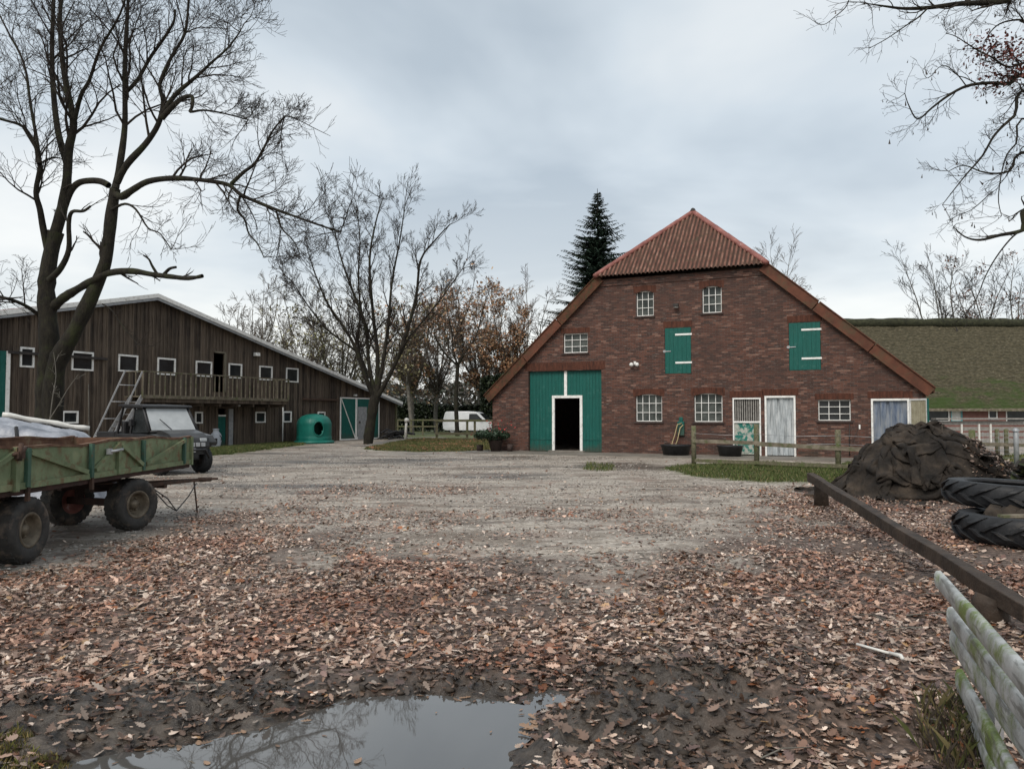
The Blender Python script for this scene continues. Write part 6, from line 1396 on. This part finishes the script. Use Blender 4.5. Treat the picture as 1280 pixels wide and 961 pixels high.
def heap():
    c = np.array([7.95, 14.9]); o = empty('cloth_heap', (c[0], c[1], 0), 0, label='large heap of dark brown crumpled mesh sheeting and dirt before the right stable door', cat='heap')
    gxs = np.linspace(-3.2, 3.2, 260); gys = np.linspace(-2.9, 2.9, 240); XX, YY = np.meshgrid(gxs, gys); r = np.sqrt((XX/1.62)**2+(YY/1.42)**2)+.2*(fbm(XX*1.3, YY*1.3, 3, 7)-.5)
    H = 1.08*np.clip(1-r**2.0, 0, 1)**.75*(1-.25*sstep(-.4, -1.5, XX))
    for bx_, by_, bs_, ba_ in ((-.95, .1, .25, .12), (-.45, .25, .3, .12), (.1, .2, .35, .16), (.5, .3, .2, .10), (1.2, .0, .25, .16), (.2, -.8, .3, .10), (-.7, -.7, .28, .10)): H = H+ba_*np.exp(-((XX-bx_)**2+(YY-by_)**2)/bs_**2)
    H = H+.08*(fbm(XX*4, YY*4, 4, 35)-.5)*(H > .05)
    def Hf(x, y):
        fx = np.clip((x+3.2)/6.4*259, 0, 258.99); fy = np.clip((y+2.9)/5.8*239, 0, 238.99); i = fx.astype(int); j = fy.astype(int); a = fx-i; b = fy-j
        return H[j, i]*(1-a)*(1-b)+H[j, i+1]*a*(1-b)+H[j+1, i]*(1-a)*b+H[j+1, i+1]*a*b
    Hd = H+.07*fbm(XX*9, YY*9, 4, 36)*(H > .02)-.05
    def gm(nm, p, mt):
        m_, n = p.shape[:2]; I = np.arange(n*m_).reshape(m_, n); F = np.stack([I[:-1, :-1], I[:-1, 1:], I[1:, 1:], I[1:, :-1]], -1).reshape(-1)
        ob = np_mesh(nm, p.reshape(-1, 3), F, np.arange(len(F)//4)*4, np.full(len(F)//4, 4), mt, None, o, True); return ob
    gm('dirt_pile', np.stack([XX, YY, Hd], -1), 'soil')
    for nx, ny, cx, cy, w, h, an, comp, sd_ in ((190, 150, -.35, -.15, 5.6, 4.4, .35, (.50, .58), 3), (110, 90, -.75, -.45, 3.0, 2.4, -.5, (.45, .72), 13), (90, 80, .35, -.35, 2.5, 2.2, .9, (.42, .66), 23), (80, 60, .15, .15, 2.2, 1.6, 0.1, (.45, .5), 33), (60, 50, 1.2, -.45, 1.5, 1.3, .4, (.5, .75), 43)):
        pp = drape(nx, ny, cx, cy, w, h, an, comp, Hf, sd_, 240 if nx > 150 else 200)
        ob = gm('cloth', pp, 'mesh_cloth'); md = ob.modifiers.new('thick', 'SOLIDIFY'); md.thickness = .015; md = ob.modifiers.new('smooth', 'SUBSURF'); md.levels = md.render_levels = 1
        # later sheets lie on the earlier ones
        fx = np.clip(((pp[..., 0]+3.2)/6.4*259).astype(int), 0, 259); fy = np.clip(((pp[..., 1]+2.9)/5.8*239).astype(int), 0, 239); np.maximum.at(H, (fy, fx), pp[..., 2])
    rg = np.random.default_rng(12); nn = 3200; x = rg.uniform(.2, 2.0, nn); y = rg.uniform(-1.6, 1.2, nn); zz = Hf(x, y); k = (zz > .02) & (fbm(x*2, y*2, 3, 99) > .42); x, y, zz = x[k], y[k], zz[k]; nn = len(x)
    stamp('dead_leaves', simple, np.stack([x, y, zz+.02], 1), rots(rg, nn, .6), rg.uniform(.035, .09, nn), 'leaf_vc', PAL[rg.choice(len(PAL), nn, p=PW)]*rg.uniform(.3, .85, (nn, 1)), o)['kind'] = 'stuff'
heap()
hedge('low dark spoil of roots and soil behind the tractor tyres', 8.6, 12.5, 12.6, .75, 5200, 51, ((.03, .024, .018), (.06, .045, .03), (.04, .05, .02)), 1.6, 'spoil heap', 'spoil_heap')
def tractor_tyre(name, loc, rot, Ro, Wd, lab, n=17):
    o = empty(name, loc, 0, label=lab, cat='tyre', group='old tractor tyres'); o.rotation_euler = rot; h = Wd/2; mb = MB()
    Ri = Ro*.66; mb.lathe([(Ri, -h*.72), (Ri+.02, -h*.95), (Ro*.80, -h*1.02), (Ro*.90, -h*.97), (Ro*.945, -h*.6), (Ro*.95, 0), (Ro*.945, h*.6), (Ro*.90, h*.97), (Ro*.80, h*1.02), (Ri+.02, h*.95), (Ri, h*.72), (Ri+.05, h*.6), (Ro*.82, h*.72), (Ro*.90, 0), (Ro*.82, -h*.72), (Ri+.05, -h*.6), (Ri, -h*.72)], 72)
    mb.build('casing', 'rubber_black', o); mb = MB()
    for s_ in (-1, 1):
        for i in range(n):
            t0 = 2*math.pi*(i+(.5 if s_ > 0 else 0))/n; vs = []; K = 6
            for k in range(K+1):
                u = k/K; zz = s_*h*(-.06+1.02*u); t = t0+.36*u*(1 if True else -1); ro = Ro*(1.0-.085*max(0, u-.55)/.45); rb = Ro*(.93 if u < .7 else .93-.10*(u-.7)/.3); hw = (.036+.012*u)/Ro*.95
                vs += [(rb*math.cos(t-hw*1.25), rb*math.sin(t-hw*1.25), zz), (ro*math.cos(t-hw), ro*math.sin(t-hw), zz), (ro*math.cos(t+hw), ro*math.sin(t+hw), zz), (rb*math.cos(t+hw*1.25), rb*math.sin(t+hw*1.25), zz)]
            fs = [(k*4+j, k*4+j+1, k*4+j+5, k*4+j+4) for k in range(K) for j in range(3)]+[(0, 3, 2, 1), (K*4, K*4+1, K*4+2, K*4+3)]
            if s_ > 0: fs = [tuple(reversed(f)) for f in fs]
            mb.add(vs, fs)
    mb.build('tread', 'rubber_black', o, bevel=.006); return o
TX = 6.17
tractor_tyre('tractor_tyre', (TX, 9.25, .165), (0, 0, 0), .80, .32, 'black tractor tyre lying flat on the leaves, lower of the pair')
tractor_tyre('tractor_tyre', (TX+.33, 10.0, .475), (R(1.5), R(2), .4), .83, .31, 'black tractor tyre tilted on top of the other one')
mb = MB(); rg = np.random.default_rng(4)
for i in range(26):
    a = rg.uniform(0, 6.28); rr = rg.uniform(0, .42); mb.lathe([(0, -.09), (.11, -.05), (.13, .02), (.07, .09), (0, .10)], 7, Matrix.Translation((rr*math.cos(a), rr*math.sin(a), .20+rg.uniform(-.02, .10))) @ Matrix.Rotation(rg.uniform(0, 3), 4, 'X'), sm=False)
mb.lathe([(0, .24), (.5, .2), (.51, .0)], 24); 
o = mb.build('rubble_fill', 'stone_brown', loc=(TX, 9.25, 0)); tag(o, 'brown stones and dirt filling the lower tractor tyre', 'rubble')
mb = MB(); mb.bar((TX-.55, 8.9, .342), (TX+.5, 9.0, .342), .10, .03); o = mb.build('loose_board', 'rail_wood'); tag(o, 'pale loose board laid across the lower tyre', 'board')

# long dark beam
A = P(1013, 596, 13.0); Bp = P(1290, 768, 5.15); Bp[2] = max(Bp[2], .15)
lb = MB(); A1, B1 = Vector(A), Vector(Bp); K = 14; d = (B1-A1)
pts = [A1+d*(i/K)+Vector((0, 0, .006*math.sin(i*1.3))) for i in range(K+1)]
w0_, h0_ = .055, .07; dn = d.normalized(); rgt = dn.cross(Vector((0, 0, 1))).normalized(); upv = rgt.cross(dn); vs = []
for i, p in enumerate(pts):
    j = 1+.08*math.sin(i*2.1); w2 = w0_; hh_ = h0_*(1-.12*i/K); vs += [p-rgt*w2*j-upv*hh_, p+rgt*w2-upv*hh_*j, p+rgt*w2*j+upv*hh_, p-rgt*w2+upv*hh_*j]
fs = [(k*4+j, k*4+(j+1) % 4, k*4+4+(j+1) % 4, k*4+4+j) for k in range(K) for j in range(4)]+[(3, 2, 1, 0), tuple(K*4+j for j in range(4))]
lb.add(vs, fs); o = lb.build('wooden_beam', 'beam_wood', bevel=.008); tag(o, 'long dark weathered beam lying slantwise before the cloth heap', 'beam')
q2 = P(1024, 600, 12.75); mb = MB(); mb.tube([(0, 0, -.1), (0, .0, q2[2]-.07), (0, 0, q2[2]-.055)], [.12, .11, .10], 12); o = mb.build('wooden_stump', 'beam_wood', loc=(q2[0]+.03, q2[1], 0)); tag(o, 'dark stump under the far end of the long beam by the grass', 'stump')
pq = P(1243, 752, 5.6); mb = MB(); mb.tube([(0, 0, -.1), (0, .0, pq[2]-.02), (0.01, 0, pq[2]+.0)], [.13, .12, .11], 12); o = mb.build('wooden_stump', 'beam_wood', loc=(pq[0]+.02, pq[1]+.08, 0)); tag(o, 'short dark stump carrying the near end of the long beam', 'stump')
for a, b, lab, y0_, y1_ in (((1062, 604), (1112, 575), 'dark board leaning against the left foot of the cloth heap', .10, .35), ((1013, 622), (1070, 600), 'dark flat board in the leaves under the far end of the beam', .04, .05)):
    p = G(*a); q = G(b[0], b[1]+ (20 if y1_ > .2 else 0)); mb = MB(); mb.bar((p[0], p[1], y0_), (q[0], q[1], y1_), .22, .05); o = mb.build('loose_board', 'beam_wood'); tag(o, lab, 'board')
# galvanised crash-rail stack at the lower right
gr_o = empty('guard_rails', (0, 0, 0), 0, label='stacked grey galvanised rails with green algae at the lower right corner', cat='guard rail')
m, t, b = newmat('rail_zinc')
c_ = ramp(t, noise(t, 6, 5, .6), [(.3, (.24, .25, .24)), (.55, (.42, .435, .43)), (.75, (.60, .61, .61))])
sp_ = t.nodes.new('ShaderNodeTexCoord'); 
alg = ramp(t, noise(t, 2.6, 7, .75), [(.49, (0, 0, 0)), (.60, (1, 1, 1))]); c_ = mixc(t, alg, c_, (.14, .19, .045))
sc_ = ramp(t, noise(t, 9, 4, .6, stretch=(1, .25, 4)), [(.55, (0, 0, 0)), (.62, (.6, .6, .6))]); c_ = mixc(t, sc_, c_, (.08, .08, .07))
t.links.new(c_, b.inputs['Base Color']); b.inputs['Roughness'].default_value = .45; b.inputs['Metallic'].default_value = .25; bump(t, b, noise(t, 30, 6, .7), .4, .01)
for i, (e, f_, Y0_, Y1_, hh) in enumerate((((1176, 716), (1300, 852), 4.25, 2.35, .095), ((1192, 762), (1300, 893), 4.12, 2.5, .105), ((1196, 790), (1305, 936), 4.05, 2.55, .125), ((1203, 840), (1290, 995), 3.95, 2.5, .12), ((1216, 880), (1270, 1010), 3.85, 2.6, .09))):
    a = P(*e, Y0_); q = P(*f_, Y1_); a[2] -= hh*.35; q[2] = a[2]*1.0+(q[2]-a[2])*.25 if False else q[2]-hh*.35
    dv = q-a; q = a+dv*1.9
    a, q = Vector(a), Vector(q); d = (q-a).normalized(); rg_ = d.cross(Vector((0, 0, 1))).normalized(); up_ = rg_.cross(d)
    # rounded trough section, bulging towards the yard
    sec = []; K = 9
    for k in range(K+1): tt = math.pi*k/K; sec.append((-.030*abs(math.sin(tt))**.45-.004, .5*hh*math.cos(tt)*(.75+.25*abs(math.cos(tt)))))
    sec = sec+[(x+.006, z*.92) for x, z in reversed(sec)]; ns = len(sec); vs = []; KK = 16
    for j in range(KK+1):
        p = a+(q-a)*(j/KK); dent = 1+.06*math.sin(j*2.3+i)
        for x, z in sec: vs.append(p-rg_*x*dent*(1.0)+up_*z*(1+.03*math.sin(j*1.7+i*2)))
    fs = [(j*ns+k, j*ns+(k+1) % ns, (j+1)*ns+(k+1) % ns, (j+1)*ns+k) for j in range(KK) for k in range(ns)]+[tuple(range(ns)), tuple(KK*ns+k for k in range(ns-1, -1, -1))]
    mb = MB(); mb.add(vs, fs, 0, True); mb.build('rail', 'rail_zinc', gr_o)
for tpt in (.18, .62):
    a = P(1196, 790, 4.05); q = P(1305, 936, 2.55); p = a+(q-a)*1.9*tpt; mb = MB(); mb.box(p[0]+.05, p[0]+.09, p[1]-.03, p[1]+.03, -.1, .40); mb.build('post', 'galvanised', gr_o)
# twigs and a bone-white stick lying in the leaves
rg = np.random.default_rng(88); mb = TB()
for i in range(70):
    y = math.sqrt(rg.uniform(3.2**2, 9**2)); x = rg.uniform(-.65, .65)*y; a = rg.uniform(0, 6.28); L_ = rg.uniform(.1, .5); z = float(gh(np.array(x), np.array(y)))+.02
    mb.tube([(x, y, z), (x+L_*.5*math.cos(a)+rg.normal(0, .02), y+L_*.5*math.sin(a), z+.02), (x+L_*math.cos(a), y+L_*math.sin(a), z+.005)], [.005, .004, .002], 4)
o = mb.build('fallen_twigs', 'bark_grey', None); tag(o, 'thin broken twigs strewn over the leaves and mud', kind='stuff')
p = G(1108, 826); mb = MB(); mb.tube([(p[0]-.10, p[1]+.18, .05), (p[0]+.03, p[1]+.0, .045)], .009, 6); mb.tube([(p[0]+.02, p[1]+.0, .05), (p[0]+.06, p[1]-.06, .05), (p[0]+.05, p[1]-.10, .045)], [.010, .014, .010], 7); o = mb.build('white_stick', 'pole_white'); tag(o, 'short white stick lying in the leaves near the galvanised rails', 'stick')
